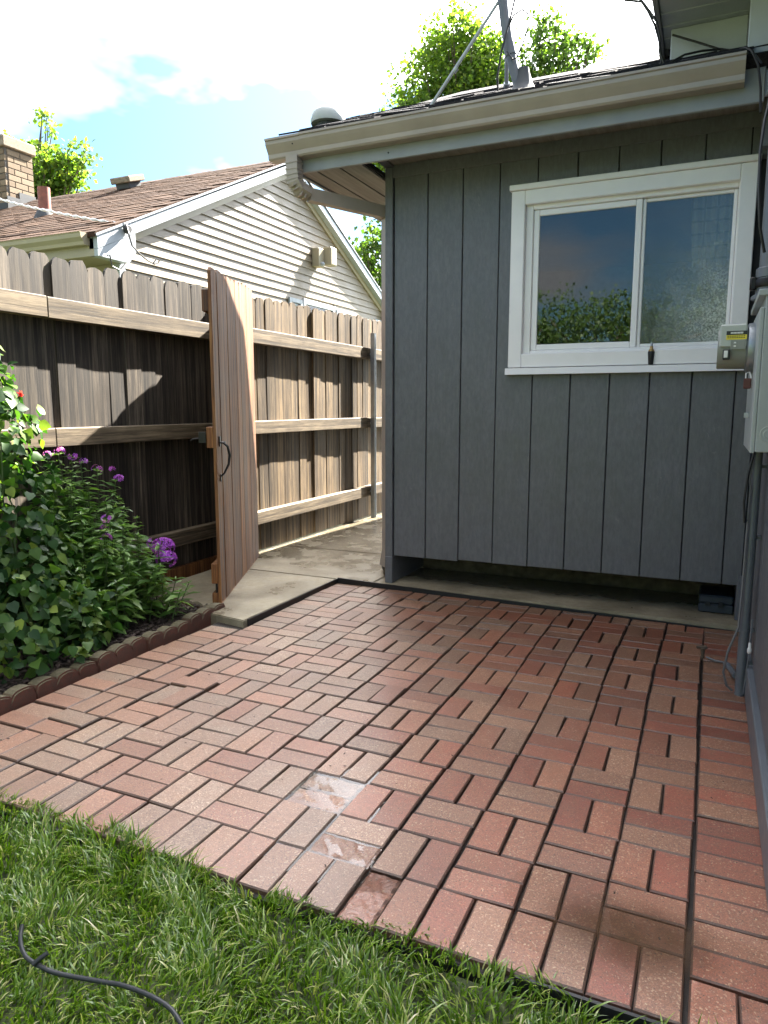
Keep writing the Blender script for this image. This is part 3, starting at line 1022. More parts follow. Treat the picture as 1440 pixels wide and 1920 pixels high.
    # K-style gutter
    prof = [(0, 0), (0, -0.118), (-0.070, -0.118), (-0.078, -0.108), (-0.080, -0.085), (-0.100, -0.055), (-0.112, -0.035), (-0.113, -0.016), (-0.122, -0.012), (-0.122, 0.0),
            (-0.108, 0.0), (-0.108, -0.012), (-0.106, -0.034), (-0.095, -0.055), (-0.074, -0.085), (-0.066, -0.108), (-0.010, -0.112), (-0.006, 0)]
    gm = MB()
    gm.prism([(FY - 0.002 + p, 2.955 + q) for p, q in prof], -2.70, -2.45, 'X')
    gm.prism([(FY - 0.0035 + p * 1.012, 2.957 + q * 1.012) for p, q in prof], -2.452, 0.015, 'X')
    gut = part('gutter', gm, 'gutter_metal', H)
    outer = [(FY - 0.002 + p, 2.955 + q) for p, q in prof[:10]]
    part('end_cap', MB().prism(outer, -2.703, -2.700, 'X').prism([(FY - 0.0035 + p * 1.012, 2.957 + q * 1.012) for p, q in prof[:10]], 0.015, 0.018, 'X'), 'gutter_metal', gut)
    sc = MB()
    for x, z in ((-2.50, 2.90), (-1.9, 2.80)):
        sc.lathe([(0.005, 0), (0.004, -0.004)], (x, FY - 0.118 if z > 2.85 else FY - 0.001, z), 8, 'Y')
    part('screw', sc, 'dark_gap', gut)
    # downspout: elbow under the gutter, run back to the wall corner, then down the far side
    dp = [(-2.53, 4.13, 2.845), (-2.53, 4.13, 2.76), (-2.525, 4.135, 2.70), (-2.505, 4.16, 2.655), (-2.47, 4.21, 2.63)]
    ds = MB(); ds.tube(dp, 0.04, rect=(0.062, 0.082))
    dsp = part('downspout', MB().tube([(-2.47, 4.21, 2.63), (-2.155, 4.69, 2.60)], 0.03, rect=(0.058, 0.078)), 'gutter_metal', H)
    rib = MB()
    for k in range(1, 9):
        t = k / 9
        i = min(int(t * 3.999) + 1, 3); fr = t * 4 - (i)
        i = min(int(t * 4), 3); fr = t * 4 - i
        a = Vector(dp[i]); b = Vector(dp[i + 1]); p = a.lerp(b, fr); d = (b - a).normalized()
        rib.tube([p - d * 0.004, p + d * 0.004], 0.03, rect=(0.070, 0.090))
    part('elbow', ds.add(rib.v, rib.f), 'gutter_metal', dsp)
    part('lower_run', MB().tube([(-2.155, 4.69, 2.60), (-2.14, 4.72, 2.56), (-2.14, 4.73, 0.25), (-2.16, 4.73, 0.12)], 0.03, rect=(0.058, 0.078)), 'gutter_metal', dsp)
    # ---- wing roof: deck and shingle tabs
    ry = 7.6
    deck = MB()
    deck.prism([(4.10, roof_z(4.10) - 0.02), (ry, roof_z(ry) - 0.02), (ry, roof_z(ry) - 0.10), (4.20, roof_z(4.2) - 0.10)], -2.60, 0.35, 'X')
    deck.prism([(ry, roof_z(ry) - 0.02), (11.1, roof_z(ry) - 0.02 - 0.448 * (11.1 - ry)), (11.1, roof_z(ry) - 0.10 - 0.448 * (11.1 - ry)), (ry, roof_z(ry) - 0.10)], -2.60, 0.35, 'X')
    part('roof_deck', deck, 'shingle_dark', H)
    ang = math.atan(0.448)
    tabs = [MB().box((-0.163 + 0.002 * k, 0, -0.004), (0.163 - 0.002 * k, 0.20, 0.006)).mesh('shingle_tab') for k in range(3)]
    for me in tabs: me.materials.append(MAT['shingle_dark'])
    rnd = random.Random(4)
    cr_ = 0
    y = 4.085
    while y < 7.5:
        nx = 10
        for k in range(nx + (cr_ % 2)):
            x = -2.61 + 0.165 + 0.333 * k - (0.1665 if cr_ % 2 else 0)
            if x - 0.17 < -2.66 or x > 0.2: continue
            if cr_ < 9:
                o = link('shingle', tabs[rnd.randrange(3)], None, H, (x, y + rnd.uniform(-0.006, 0.006), roof_z(y) + 0.003 + rnd.uniform(0, 0.008) + 0.004 * math.sin(x * 3)))
                o.rotation_euler = (ang - 0.03 + rnd.gauss(0, 0.012), rnd.gauss(0, 0.02), rnd.gauss(0, 0.012))
        y += 0.125; cr_ += 1
    # gable triangle behind
    part('gable_wall', MB().prism([(4.3, 2.86), (10.6, 2.86), (7.6, roof_z(7.6) - 0.11)], -2.11, -2.05, 'X'), 'grey_paint', H)
    # ---- main block on the right: side wall, eave, wall above the wing roof
    yb = [1.66, 2.07, 2.48, 2.89, 3.30, 3.71, 4.12, 4.53, 4.62]
    for a, b in zip(yb[:-1], yb[1:]):
        part('siding_board', MB().cbox((RX, a + 0.003, 0.16), (RX + 0.03, b - 0.003, 3.31), 0.003), 'grey_paint', H)
    part('wall', MB().box((RX + 0.026, 1.68, 3.312), (RX + 0.1, 3.60, 3.68)), 'grey_paint', H)
    part('wall', MB().box((RX + 0.026, 1.68, 0.0), (RX + 0.2, 9.0, 3.31)).box((RX + 0.2, 1.68, 0.0), (4.4, 1.9, 3.31)).box((RX + 0.03, WY + 0.001, 2.86), (RX + 0.1, 9.0, 3.31)), 'grey_paint', H)
    part('corner_board', MB().cbox((RX - 0.018, 1.655, 0.12), (RX + 0.06, 1.70, 3.31), 0.003), 'grey_trim', H)
    # skirt strip and flashing along the paving
    part('skirt_board', MB().cbox((RX - 0.022, 1.69, 0.012), (RX + 0.02, 3.42, 0.155), 0.005).cbox((RX - 0.012, 3.43, 0.012), (RX + 0.02, 4.60, 0.155), 0.005), 'conduit_grey', H)
    part('skirt_cap', MB().cbox((RX - 0.034, 1.60, -0.01), (RX + 0.03, 1.688, 0.20), 0.004), 'conduit_grey', H)
    part('recess_end', MB().cbox((0.165, WY - 0.012, 0.03), (0.199, 5.15, 0.30), 0.003), 'grey_paint', H)
    # box end over the wing roof with soffit boards above it
    part('upper_panel', MB().cbox((-0.355, 4.50, 2.99), (0.02, 4.53, 3.315), 0.003), 'soffit_paint', H)
    part('corner_board', MB().cbox((0.021, 4.47, 2.96), (RX - 0.002, 4.53, 3.315), 0.003), 'grey_trim', H)
    part('upper_trim', MB().cbox((0.115, 4.40, 2.62), (RX - 0.002, 4.468, 3.15), 0.004), 'grey_paint', H)
    part('upper_trim', MB().cbox((0.022, 4.212, 2.80), (RX - 0.003, 4.24, 3.30), 0.004), 'soffit_paint', H)
    part('cheek_wall', MB().box((-0.355, 4.531, 3.0), (-0.33, 8.5, 3.315)), 'grey_paint', H)
    yy = 3.62
    while yy < 4.7:
        part('soffit_board', MB().cbox((-0.40 + 0.0 * yy, yy + 0.003, 3.317), (RX + 0.6, yy + 0.137, 3.332), 0.003), 'soffit_paint', H)
        yy += 0.14
    part('fascia', MB().cbox((-0.428, 3.60, 3.30), (-0.402, 9.0, 3.48), 0.003), 'fascia_paint', H)
    part('roof', MB().prism([(-0.46, 3.47), (4.0, 5.25), (8.5, 3.47), (8.5, 3.40), (4.0, 5.16), (-0.44, 3.40)], 3.58, 9.4, 'Y').prism([(0.10, 3.74), (4.0, 5.25), (8.5, 3.47), (8.5, 3.40), (4.0, 5.16), (0.12, 3.66)], 1.55, 3.579, 'Y'), 'shingle_dark', H)
    part('gable_wall', MB().prism([(0.24, 3.31), (8.2, 3.31), (4.0, 5.12)], 1.68, 1.78, 'Y'), 'grey_paint', H)
    return H


build_house()


# ------------------------------------------------------------------ fence
def picket_mesh(w, h, seed):
    r = random.Random(seed)
    d = w * 0.24
    j = lambda s=0.006: r.uniform(-s, s)
    # dog-ear outline with a worn top
    poly = [(-w / 2, 0), (w / 2, 0), (w / 2 + j(0.002), h - d * 1.5 + j()), (w / 2 - d * 0.35, h - d * 0.5 + j(0.004)), (w / 2 - d, h + j()), (0, h + j() + 0.004),
            (-w / 2 + d, h + j()), (-w / 2 + d * 0.35, h - d * 0.5 + j(0.004)), (-w / 2 + j(0.002), h - d * 1.5 + j())]
    mb = MB(); mb.prism(poly, -0.009, 0.009, 'X')
    return mb.mesh('picket')


def build_fence():
    F = thing('wooden_fence', 'weathered brown wooden fence of dog-eared pickets with three rails, at the left', 'fence', (-3.6, 5.0, 0))
    rnd = random.Random(11)
    y = 0.2; k = 0
    while y < 9.6:
        w = rnd.choice([0.135, 0.14, 0.142, 0.138]) if y < 4.9 else rnd.choice([0.128, 0.135, 0.140])
        top = 2.155 + max(0, y - 3.5) * 0.028 + rnd.uniform(-0.014, 0.014)
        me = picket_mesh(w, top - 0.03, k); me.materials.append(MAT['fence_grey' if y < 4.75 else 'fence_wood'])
        o = link('picket', me, None, F, (-3.611 + rnd.uniform(-0.007, 0.003), y + w / 2, 0.03))
        o.rotation_euler = (rnd.gauss(0, 0.0008), rnd.gauss(0, 0.002), rnd.gauss(0, 0.02))
        y += w + rnd.choice([0.0005, 0.001, 0.0015, 0.003]); k += 1
    for z0, z1 in ((1.795, 1.915), (1.045, 1.155), (0.27, 0.38)):
        segs = ((0.2, 3.05), (3.053, 4.66), (4.75, 7.26), (7.263, 9.6)) if z0 > 1 else ((0.2, 4.66), (4.75, 7.26), (7.263, 9.6))
        for a, b in segs:
            dz = rnd.uniform(-0.006, 0.006) + (0.01 if a > 4.7 else 0)
            part('rail', MB().cbox((-3.599, a, z0 + dz), (-3.530, b, z1 + dz), 0.004), 'rail_wood', F)
    part('kickboard', MB().cbox((-3.598, 0.2, -0.06), (-3.56, 4.66, 0.105), 0.004), 'gate_wood', F)
    part('post', MB().cbox((-3.598, 4.662, -0.06), (-3.50, 4.748, 2.08), 0.004), 'gate_wood', F)
    for yy in (1.9, 7.0):
        part('post', MB().cbox((-3.72, yy, -0.06), (-3.624, yy + 0.09, 2.1), 0.004), 'fence_wood', F)
    # galvanised post set beside the far panel
    st = thing('steel_post', 'tall galvanised steel post standing in front of the far fence panel', 'post', (-3.50, 7.35, 0.02))
    s = MB()
    s.box((-3.525, 7.33, 0.02), (-3.520, 7.37, 2.09)).box((-3.52, 7.33, 0.02), (-3.475, 7.334, 2.09)).box((-3.52, 7.366, 0.02), (-3.475, 7.37, 2.09))
    part('channel', s, 'galvanised', st)
    part('bracket', MB().cbox((-3.56, 7.325, 1.09), (-3.526, 7.375, 1.115), 0.002).cbox((-3.56, 7.325, 1.85), (-3.526, 7.375, 1.875), 0.002).cbox((-3.56, 7.325, 0.32), (-3.526, 7.375, 0.345), 0.002), 'galvanised', st)
    # ---- gate, swung open towards the camera
    A = Vector((-3.46, 4.97, 0)); B = Vector((-2.84, 3.64, 0))
    u = (B - A); L = u.length; u.normalize()
    nrm = Vector((-u.y, u.x, 0))
    if nrm.x < 0: nrm = -nrm                     # front face, towards the patio
    G = thing('wooden_gate', 'reddish brown board gate swung open towards the patio, with black pull handle', 'gate', (A.x, A.y, 0.03))
    def GM(s, o, z=0): return Matrix(((u.x, nrm.x, 0, A.x + u.x * s + nrm.x * o), (u.y, nrm.y, 0, A.y + u.y * s + nrm.y * o), (0, 0, 1, z), (0, 0, 0, 1)))
    nb = 10; bw = L / nb
    for k in range(nb):
        w = bw - 0.007
        top = 2.215 - 0.011 * k + rnd.uniform(-0.008, 0.008)
        d = 0.022
        mb = MB()
        poly = [(-w / 2, 0.035), (w / 2, 0.035), (w / 2, top - d), (w / 2 - d, top), (-w / 2 + d, top), (-w / 2, top - d)]
        mb.prism(poly, -0.010, 0.010, 'Y', GM((k + 0.5) * bw, rnd.uniform(-0.002, 0.002)))
        part('gate_board', mb, 'gate_wood', G)
    for z0, z1 in ((1.86, 1.99), (1.03, 1.16), (0.16, 0.29)):
        part('batten', MB().cbox((0.03, -0.052, z0), (L - 0.002, -0.012, z1), 0.003, GM(0, 0)), 'gate_wood', G)
    part('bottom_rail', MB().cbox((0.02, -0.012, 0.030), (L, 0.012, 0.034), 0.001, GM(0, 0)).cbox((0.02, -0.05, 0.03), (L, -0.012, 0.10), 0.003, GM(0, 0)), 'gate_wood', G)
    ms = GM(0, 0)
    hs = L - 0.085
    pts = [(hs, 0.012, 1.06), (hs, 0.035, 1.058), (hs - 0.004, 0.060, 1.035), (hs - 0.012, 0.070, 0.98), (hs - 0.010, 0.062, 0.92), (hs - 0.002, 0.035, 0.865), (hs, 0.014, 0.845)]
    hd = part('handle', MB().tube([ms @ Vector(p) for p in pts], [0.006, 0.007, 0.008, 0.009, 0.008, 0.006, 0.006], 8), 'black_iron', G, True)
    part('thumb_plate', MB().cbox((hs - 0.014, 0.011, 0.81), (hs + 0.014, 0.016, 0.86), 0.002, ms), 'black_iron', hd)
    part('thumb_plate', MB().cbox((hs - 0.02, 0.011, 1.035), (hs + 0.02, 0.017, 1.10), 0.002, ms).cbox((hs - 0.03, 0.017, 1.055), (hs + 0.0, 0.045, 1.066), 0.002, ms), 'black_iron', hd)
    part('latch', MB().cbox((L - 0.004, -0.10, 1.06), (L + 0.004, -0.054, 1.13), 0.002, ms).tube([ms @ Vector((L, -0.1, 1.09)), ms @ Vector((L + 0.002, -0.135, 1.085)), ms @ Vector((L + 0.002, -0.15, 1.075))], 0.005), 'black_iron', G)
    for z in (0.25, 1.9):
        part('hinge', MB().cbox((-0.06, -0.058, z), (0.22, -0.053, z + 0.035), 0.002, ms), 'black_iron', G)
    part('drop_bolt', MB().tube([ms @ Vector((L - 0.012, -0.022, 0.03)), ms @ Vector((L - 0.012, -0.022, 0.22))], 0.007), 'black_iron', G)
    # latch post on the house side
    gp = thing('gate_post', 'dark weathered wooden latch post fixed to the grey house corner', 'post', (-2.2, 4.85, 0.02))
    part('board', MB().cbox((-2.215, 4.80, 0.03), (-2.118, 4.84, 2.19), 0.004), 'fence_wood', gp)
    part('strike', MB().cbox((-2.212, 4.775, 1.05), (-2.165, 4.799, 1.16), 0.003).tube([(-2.19, 4.775, 1.13), (-2.19, 4.74, 1.12), (-2.19, 4.74, 1.09)], 0.006), 'black_iron', gp)
    bt = thing('plastic_jug', 'small white and black jug standing behind the gate post', 'jug', (-2.26, 4.98, 0.03))
    part('body', MB().lathe([(0.045, 0.03), (0.05, 0.05), (0.05, 0.13), (0.045, 0.15)], (-2.255, 4.98, 0), 14), 'rubber_black', bt, True)
    part('top', MB().lathe([(0.046, 0.151), (0.048, 0.17), (0.045, 0.25), (0.02, 0.29), (0.018, 0.31)], (-2.255, 4.98, 0), 14), 'white_vinyl', bt, True)


build_fence()


# ------------------------------------------------------------------ neighbour's house
def build_neighbour():
    NX = -5.52
    N = thing('beige_house', 'neighbour house with beige lap siding gable, brown shingle roof and brick chimney', 'house', (-8, 8.9, 0))
    ye, yr, ze, sl = 5.295, 8.884, 2.915, 0.476
    y1 = 2 * yr - ye
    def rz(y): return ze + sl * (min(y, 2 * yr - y) - ye)
    wy0, wy1 = 5.68, y1 - 0.385
    # windows on the gable wall
    wins = [(9.22, 10.18, 1.35, 2.83), (12.02, 12.3, 1.35, 2.83)]
    ex = 0.102
    z = 0.42
    k = 0
    while z < 4.45:
        zt = z + ex
        # length available under the rake
        ya, yb = wy0 + 0.075, wy1 - 0.075
        lim = rz(ya) - 0.12
        if zt > lim:
            ya = max(ya, ye + (z + 0.10 - ze) / sl); yb = min(yb, 2 * yr - (ye + (z + 0.10 - ze) / sl))
        if yb - ya < 0.2: break
        segs = [(ya, yb)]
        for (a, b, c, d) in wins:
            if z + ex > c and z < d:
                ns = []
                for s0, s1 in segs:
                    if b <= s0 or a >= s1: ns.append((s0, s1)); continue
                    if a > s0: ns.append((s0, a))
                    if b < s1: ns.append((b, s1))
                segs = ns
        # butt joints at staggered places
        ns = []
        for s0, s1 in segs:
            cut = 7.0 + (k * 1.37) % 3.4
            if s0 + 0.4 < cut < s1 - 0.4: ns += [(s0, cut - 0.0012), (cut + 0.0012, s1)]
            else: ns.append((s0, s1))
        for s0, s1 in ns:
            mb = MB()
            mb.prism([(NX - 0.01, z), (NX + 0.0165, z), (NX + 0.0165, z + 0.004), (NX + 0.001, zt + 0.002), (NX - 0.01, zt + 0.002)], s0, s1, 'Y')
            part('siding_course', mb, 'vinyl_siding', N)
        z += ex; k += 1
    wallp = [(wy0, 0), (wy1, 0), (wy1, rz(wy1) - 0.12), (yr, rz(yr) - 0.1), (wy0, rz(wy0) - 0.12)]
    part('wall', MB().prism(wallp, NX - 0.12, NX - 0.011, 'X'), 'vinyl_siding', N)
    part('wall', MB().box((-16, wy0, 0), (NX - 0.13, wy0 + 0.1, 2.70)).box((-16, wy1 - 0.1, 0), (NX - 0.13, wy1, 2.70)).box((-16, wy0 + 0.11, 0), (-15.9, wy1 - 0.11, 2.7)), 'cream_trim', N)
    z = 1.6
    while z < 2.62:      # front wall courses near the eave
        mb = MB(); mb.prism([(wy0 + 0.0, z), (wy0 - 0.012, z), (wy0 - 0.001, z + 0.1), (wy0, z + 0.1)], -12, NX - 0.09, 'X')
        part('siding_course', mb, 'cream_trim', N)
        z += 0.1005
    part('corner_post', MB().cbox((NX - 0.08, wy0 - 0.014, 0.3), (NX + 0.014, wy0 + 0.073, 2.715), 0.003), 'white_trim', N)
    part('corner_post', MB().cbox((NX - 0.08, wy1 - 0.073, 0.3), (NX + 0.014, wy1 + 0.014, 2.715), 0.003), 'white_trim', N)
    # eaves
    xr = -5.40
    part('soffit', MB().cbox((-16, ye + 0.03, 2.70), (NX + 0.016, wy0 - 0.016, 2.715), 0.003), 'cream_trim', N)
    part('fascia', MB().cbox((-16, ye + 0.0, 2.70), (xr - 0.05, ye + 0.026, 2.865), 0.003), 'cream_trim', N)
    pr_ = [(0, 0), (0, -0.11), (-0.07, -0.11), (-0.078, -0.08), (-0.105, -0.045), (-0.11, -0.012), (-0.118, 0.0), (-0.10, 0.0), (-0.07, -0.08), (-0.01, -0.1), (-0.006, 0)]
    part('gutter', MB().prism([(ye - 0.002 + p, 2.905 + q) for p, q in pr_], -16, xr - 0.10, 'X').prism([(ye - 0.002 + p, 2.905 + q) for p, q in pr_[:7]], xr - 0.10, xr - 0.097, 'X'), 'cream_trim', N)
    # rake boards with a lower lip, and the boxed return at the eave corner
    for sgn in (0, 1):
        def yy(y): return y if sgn == 0 else 2 * yr - y
        e = 0.0 if sgn == 0 else 0.002
        part('rake_board', MB().prism([(yy(ye), ze - 0.02), (yy(yr - e), rz(yr) - 0.02), (yy(yr - e), rz(yr) - 0.15), (yy(ye), ze - 0.15)], NX + 0.012, xr, 'X'), 'white_trim', N)
        part('rake_lip', MB().prism([(yy(ye + 0.3), rz(ye + 0.3) - 0.153), (yy(yr - e), rz(yr) - 0.153), (yy(yr - e), rz(yr) - 0.235), (yy(ye + 0.3), rz(ye + 0.3) - 0.235)], NX + 0.012, NX + 0.034, 'X'), 'cream_trim', N)
        part('drip_edge', MB().prism([(yy(ye - 0.02), ze - 0.019), (yy(yr - e), rz(yr) - 0.010), (yy(yr - e), rz(yr) - 0.03), (yy(ye - 0.02), ze - 0.04)], xr + 0.001, xr + 0.012, 'X'), 'white_trim', N)
        part('eave_return', MB().prism([(yy(ye + 0.002), 2.70), (yy(wy0 + 0.02), 2.70), (yy(wy0 + 0.12), 2.82), (yy(wy0 + 0.12), rz(wy0 + 0.12) - 0.152), (yy(ye + 0.002), ze - 0.152)], NX + 0.018, xr - 0.004, 'X'), 'white_trim', N)
    # roof
    dk = MB()
    dk.prism([(ye - 0.03, ze - 0.015), (yr, rz(yr)), (2 * yr - ye + 0.03, ze - 0.015), (2 * yr - ye + 0.03, ze - 0.05), (yr, rz(yr) - 0.06), (ye - 0.03, ze - 0.05)], -16, xr, 'X')
    part('roof_deck', dk, 'shingle_brown', N)
    ang = math.atan(sl)
    rnd = random.Random(5)
    me0 = [MB().box((-0.16, 0, -0.002), (0.16 - 0.004 * q, 0.17, 0.011)).mesh('roof_shingle') for q in range(3)]
    for m in me0: m.materials.append(MAT['shingle_brown'])
    cells = []
    cs = 0.142 * math.cos(ang)
    nc = int((yr - ye) / cs)
    for c in range(nc):
        for k in range(34):
            x = xr - 0.16 - 0.326 * k + (0.163 if c % 2 else 0)
            if x + 0.16 > xr + 0.015: continue
            cells.append((x, ye - 0.02 + c * cs))
    # nearest to the camera first
    cells.sort(key=lambda q: (q[0] - CAM.x) ** 2 + q[1] ** 2)
    rest = MB()
    for n, (x, y) in enumerate(cells):
        p = (x, y + rnd.uniform(-0.006, 0.006), rz(y) + 0.001)
        rot = (ang - 0.045, rnd.gauss(0, 0.006), 0)
        if n < 300:
            o = link('shingle', me0[n % 3], None, N, p); o.rotation_euler = rot
        else:
            M = Matrix.Translation(p) @ Matrix.Rotation(rot[0], 4, 'X')
            rest.box((-0.16, 0, -0.002), (0.158, 0.17, 0.011), M)
    part('shingle', rest, 'shingle_brown', N, kind='stuff')
    cap = MB()
    for k in range(36):
        xa = xr - 0.28 * k
        cap.prism([(yr - 0.13, rz(yr - 0.13) + 0.012), (yr, rz(yr) + 0.016 + 0.004 * (k % 2)), (yr + 0.13, rz(yr - 0.13) + 0.012), (yr, rz(yr) + 0.004)], xa - 0.285, xa, 'X')
    part('ridge_cap', cap, 'shingle_brown', N)
    # chimney of laid bricks
    cx0, cx1, cy0, cy1 = -11.25, -10.40, 8.40, 8.93
    cz0, cz1 = rz(cy0) - 0.25, 5.33
    ch = part('chimney', MB().box((cx0 + 0.012, cy0 + 0.012, cz0), (cx1 - 0.012, cy1 - 0.012, cz1)), 'mortar', N)
    bh = 0.094
    z = cz0 + 0.05; row = 0
    while z < cz1 - 0.03:
        # front row (facing -Y), side row (facing +X)
        x = cx0 - (0.12 if row % 2 else 0.0)
        while x < cx1 - 0.01:
            a, b = max(x, cx0), min(x + 0.238, cx1)
            if b - a > 0.03: part('brick', MB().cbox((a, cy0, z), (b - 0.01, cy0 + 0.05, z + bh - 0.014), 0.003), 'tan_brick', ch)
            x += 0.24
        y = cy0 + 0.055 - (0.12 if row % 2 == 0 else 0.0)
        while y < cy1 - 0.01:
            a, b = max(y, cy0 + 0.055), min(y + 0.238, cy1)
            if b - a > 0.03: part('brick', MB().cbox((cx1 - 0.055, a, z), (cx1 - 0.002, b - 0.01, z + bh - 0.014), 0.003), 'tan_brick', ch)
            y += 0.24
        z += bh; row += 1
    part('chimney_cap', MB().cbox((cx0 - 0.04, cy0 - 0.04, cz1), (cx1 + 0.04, cy1 + 0.04, cz1 + 0.17), 0.015), 'chimney_cap', ch)
    part('flashing', MB().box((cx1 - 0.0, cy0 - 0.006, rz(cy0) - 0.05), (cx1 + 0.012, cy0 + 0.22, rz(cy0) + 0.2)).box((cx1 - 0.0, cy0 + 0.222, rz(cy0 + 0.22) - 0.05), (cx1 + 0.012, cy1, rz(cy0 + 0.22) + 0.2))
         .box((cx0, cy0 - 0.012, rz(cy0) - 0.08), (cx1, cy0 - 0.001, rz(cy0) + 0.1)), 'lead_flashing', ch)
    # plumbing vent and box vent on the slope
    px, py = -7.92, 6.93
    vp = part('vent_pipe', MB().lathe([(0.075, -0.1), (0.075, 0.34), (0.062, 0.342), (0.062, 0.30)], (px, py, rz(py)), 14), 'rust_pipe', N, True)
    part('boot', MB().lathe([(0.15, -0.09), (0.135, -0.03), (0.095, 0.05), (0.080, 0.07)], (px, py, rz(py)), 14), 'lead_flashing', vp, True)
    bx, by = -7.98, 8.50
    Mv = Matrix.Translation((bx, by, rz(by))) @ Matrix.Rotation(ang * 0.75, 4, 'X')
    bv = part('box_vent', MB().cbox((-0.17, -0.17, 0.075), (0.19, 0.17, 0.16), 0.012, Mv), 'chimney_cap', N)
    part('throat', MB().cbox((-0.12, -0.13, 0.0), (0.13, 0.13, 0.074), 0.004, Mv), 'lead_flashing', bv)
    # gable windows and shutters
    for (a, b, c, d) in wins:
        fm = MB()
        w = 0.07
        fm.cbox((NX - 0.012, a + 0.001, c), (NX + 0.03, a + w, d), 0.004).cbox((NX - 0.012, b - w, c), (NX + 0.03, b - 0.001, d), 0.004)
        fm.cbox((NX - 0.012, a + w + 0.001, d - w), (NX + 0.03, b - w - 0.001, d), 0.004).cbox((NX - 0.012, a + w + 0.001, c), (NX + 0.035, b - w - 0.001, c + w), 0.004)
        wn_ = part('window', fm, 'white_trim', N)
        part('blind', MB().box((NX - 0.008, a + w + 0.002, c + w), (NX + 0.002, b - w - 0.002, d - w - 0.001)), 'cream_trim', wn_)
        part('pane', MB().box((NX + 0.006, a + w + 0.002, c + w + 0.001), (NX + 0.009, b - w - 0.002, d - w - 0.002)), 'window_glass', wn_)
    for a in (8.83, 10.22, 11.64):
        sh = part('shutter', MB().cbox((NX + 0.011, a, 1.37), (NX + 0.04, a + 0.05, 2.80), 0.003).cbox((NX + 0.011, a + 0.29, 1.37), (NX + 0.04, a + 0.34, 2.80), 0.003)
                  .cbox((NX + 0.011, a + 0.051, 2.74), (NX + 0.04, a + 0.289, 2.80), 0.003).box((NX + 0.011, a + 0.051, 1.4), (NX + 0.014, a + 0.289, 2.738)), 'white_trim', N)
        sm = MB().box((NX + 0.015, a + 0.052, 0), (NX + 0.036, a + 0.288, 0.014), Matrix.Shear('XZ', 4, (0, 0)))
        sl_me = sm.mesh('slat'); sl_me.materials.append(MAT['shutter_green'])
        z = 2.70
        while z > 2.2:
            link('slat', sl_me, None, sh, (0, 0, z)); z -= 0.045
    # floodlight
    fl = thing('security_light', 'cream motion floodlight fixed high on the beige gable siding', 'wall light', (NX + 0.05, 9.62, 3.40))
    part('housing', MB().cbox((NX + 0.012, 9.50, 3.32), (NX + 0.13, 9.66, 3.58), 0.008), 'cream_trim', fl)
    part('lamp_head', MB().cbox((NX + 0.10, 9.67, 3.36), (NX + 0.24, 9.86, 3.62), 0.015), 'cream_trim', fl)
    part('sensor', MB().lathe([(0.03, 0), (0.03, 0.03), (0.015, 0.045)], (NX + 0.13, 9.58, 3.36), 12, 'X'), 'white_trim', fl)
    # service drop to the eave corner
    sd = thing('service_cable', 'pale twisted overhead cable anchored at the beige house eave corner', 'cable', (-5.38, 5.40, 2.86))
    b = Vector((-5.385, 5.635, 3.055)); a = b + (Vector((-8.0, 6.36, 3.86)) - b) * 2.1
    pts = []
    for k in range(41):
        t = k / 40; p = a.lerp(b, t); p.z -= 0.10 * 4 * t * (1 - t)
        pts.append(p)
    part('wire', MB().tube(pts, 0.009, 6), 'white_cable', sd)
    tw = [[], []]
    for k in range(200):
        t = k / 199; p = a.lerp(b, t); p.z -= 0.10 * 4 * t * (1 - t)
        for q in (0, 1):
            an = k * 0.5 + q * PI
            tw[q].append(p + Vector((0, 0.010 * math.cos(an), 0.010 * math.sin(an))))
    part('wire', MB().tube(tw[0], 0.006, 5).tube(tw[1], 0.006, 5), 'white_cable', sd)
    tail = [(q_[0], q_[1] + 0.10, q_[2] + 0.12) for q_ in [(-5.36, 5.535, 2.935), (-5.33, 5.53, 2.84), (-5.34, 5.58, 2.74), (-5.33, 5.66, 2.68), (-5.33, 5.78, 2.63), (-5.32, 5.86, 2.61), (-5.32, 5.92, 2.63), (-5.32, 5.94, 2.66), (-5.32, 5.90, 2.67), (-5.32, 5.85, 2.62)]]
    part('tail', MB().tube(tail, 0.009, 6), 'black_cable', sd)
    part('insulator', MB().lathe([(0.04, 0), (0.045, 0.02), (0.03, 0.05)], (-5.39, 5.66, 3.01), 12, 'X'), 'black_cable', sd)
    part('hook', MB().tube([(-5.395, 5.40, 2.72), (-5.36, 5.40, 2.72), (-5.36, 5.42, 2.62), (-5.36, 5.52, 2.60), (-5.36, 5.60, 2.68)], 0.007, 6), 'black_cable', sd)


build_neighbour()


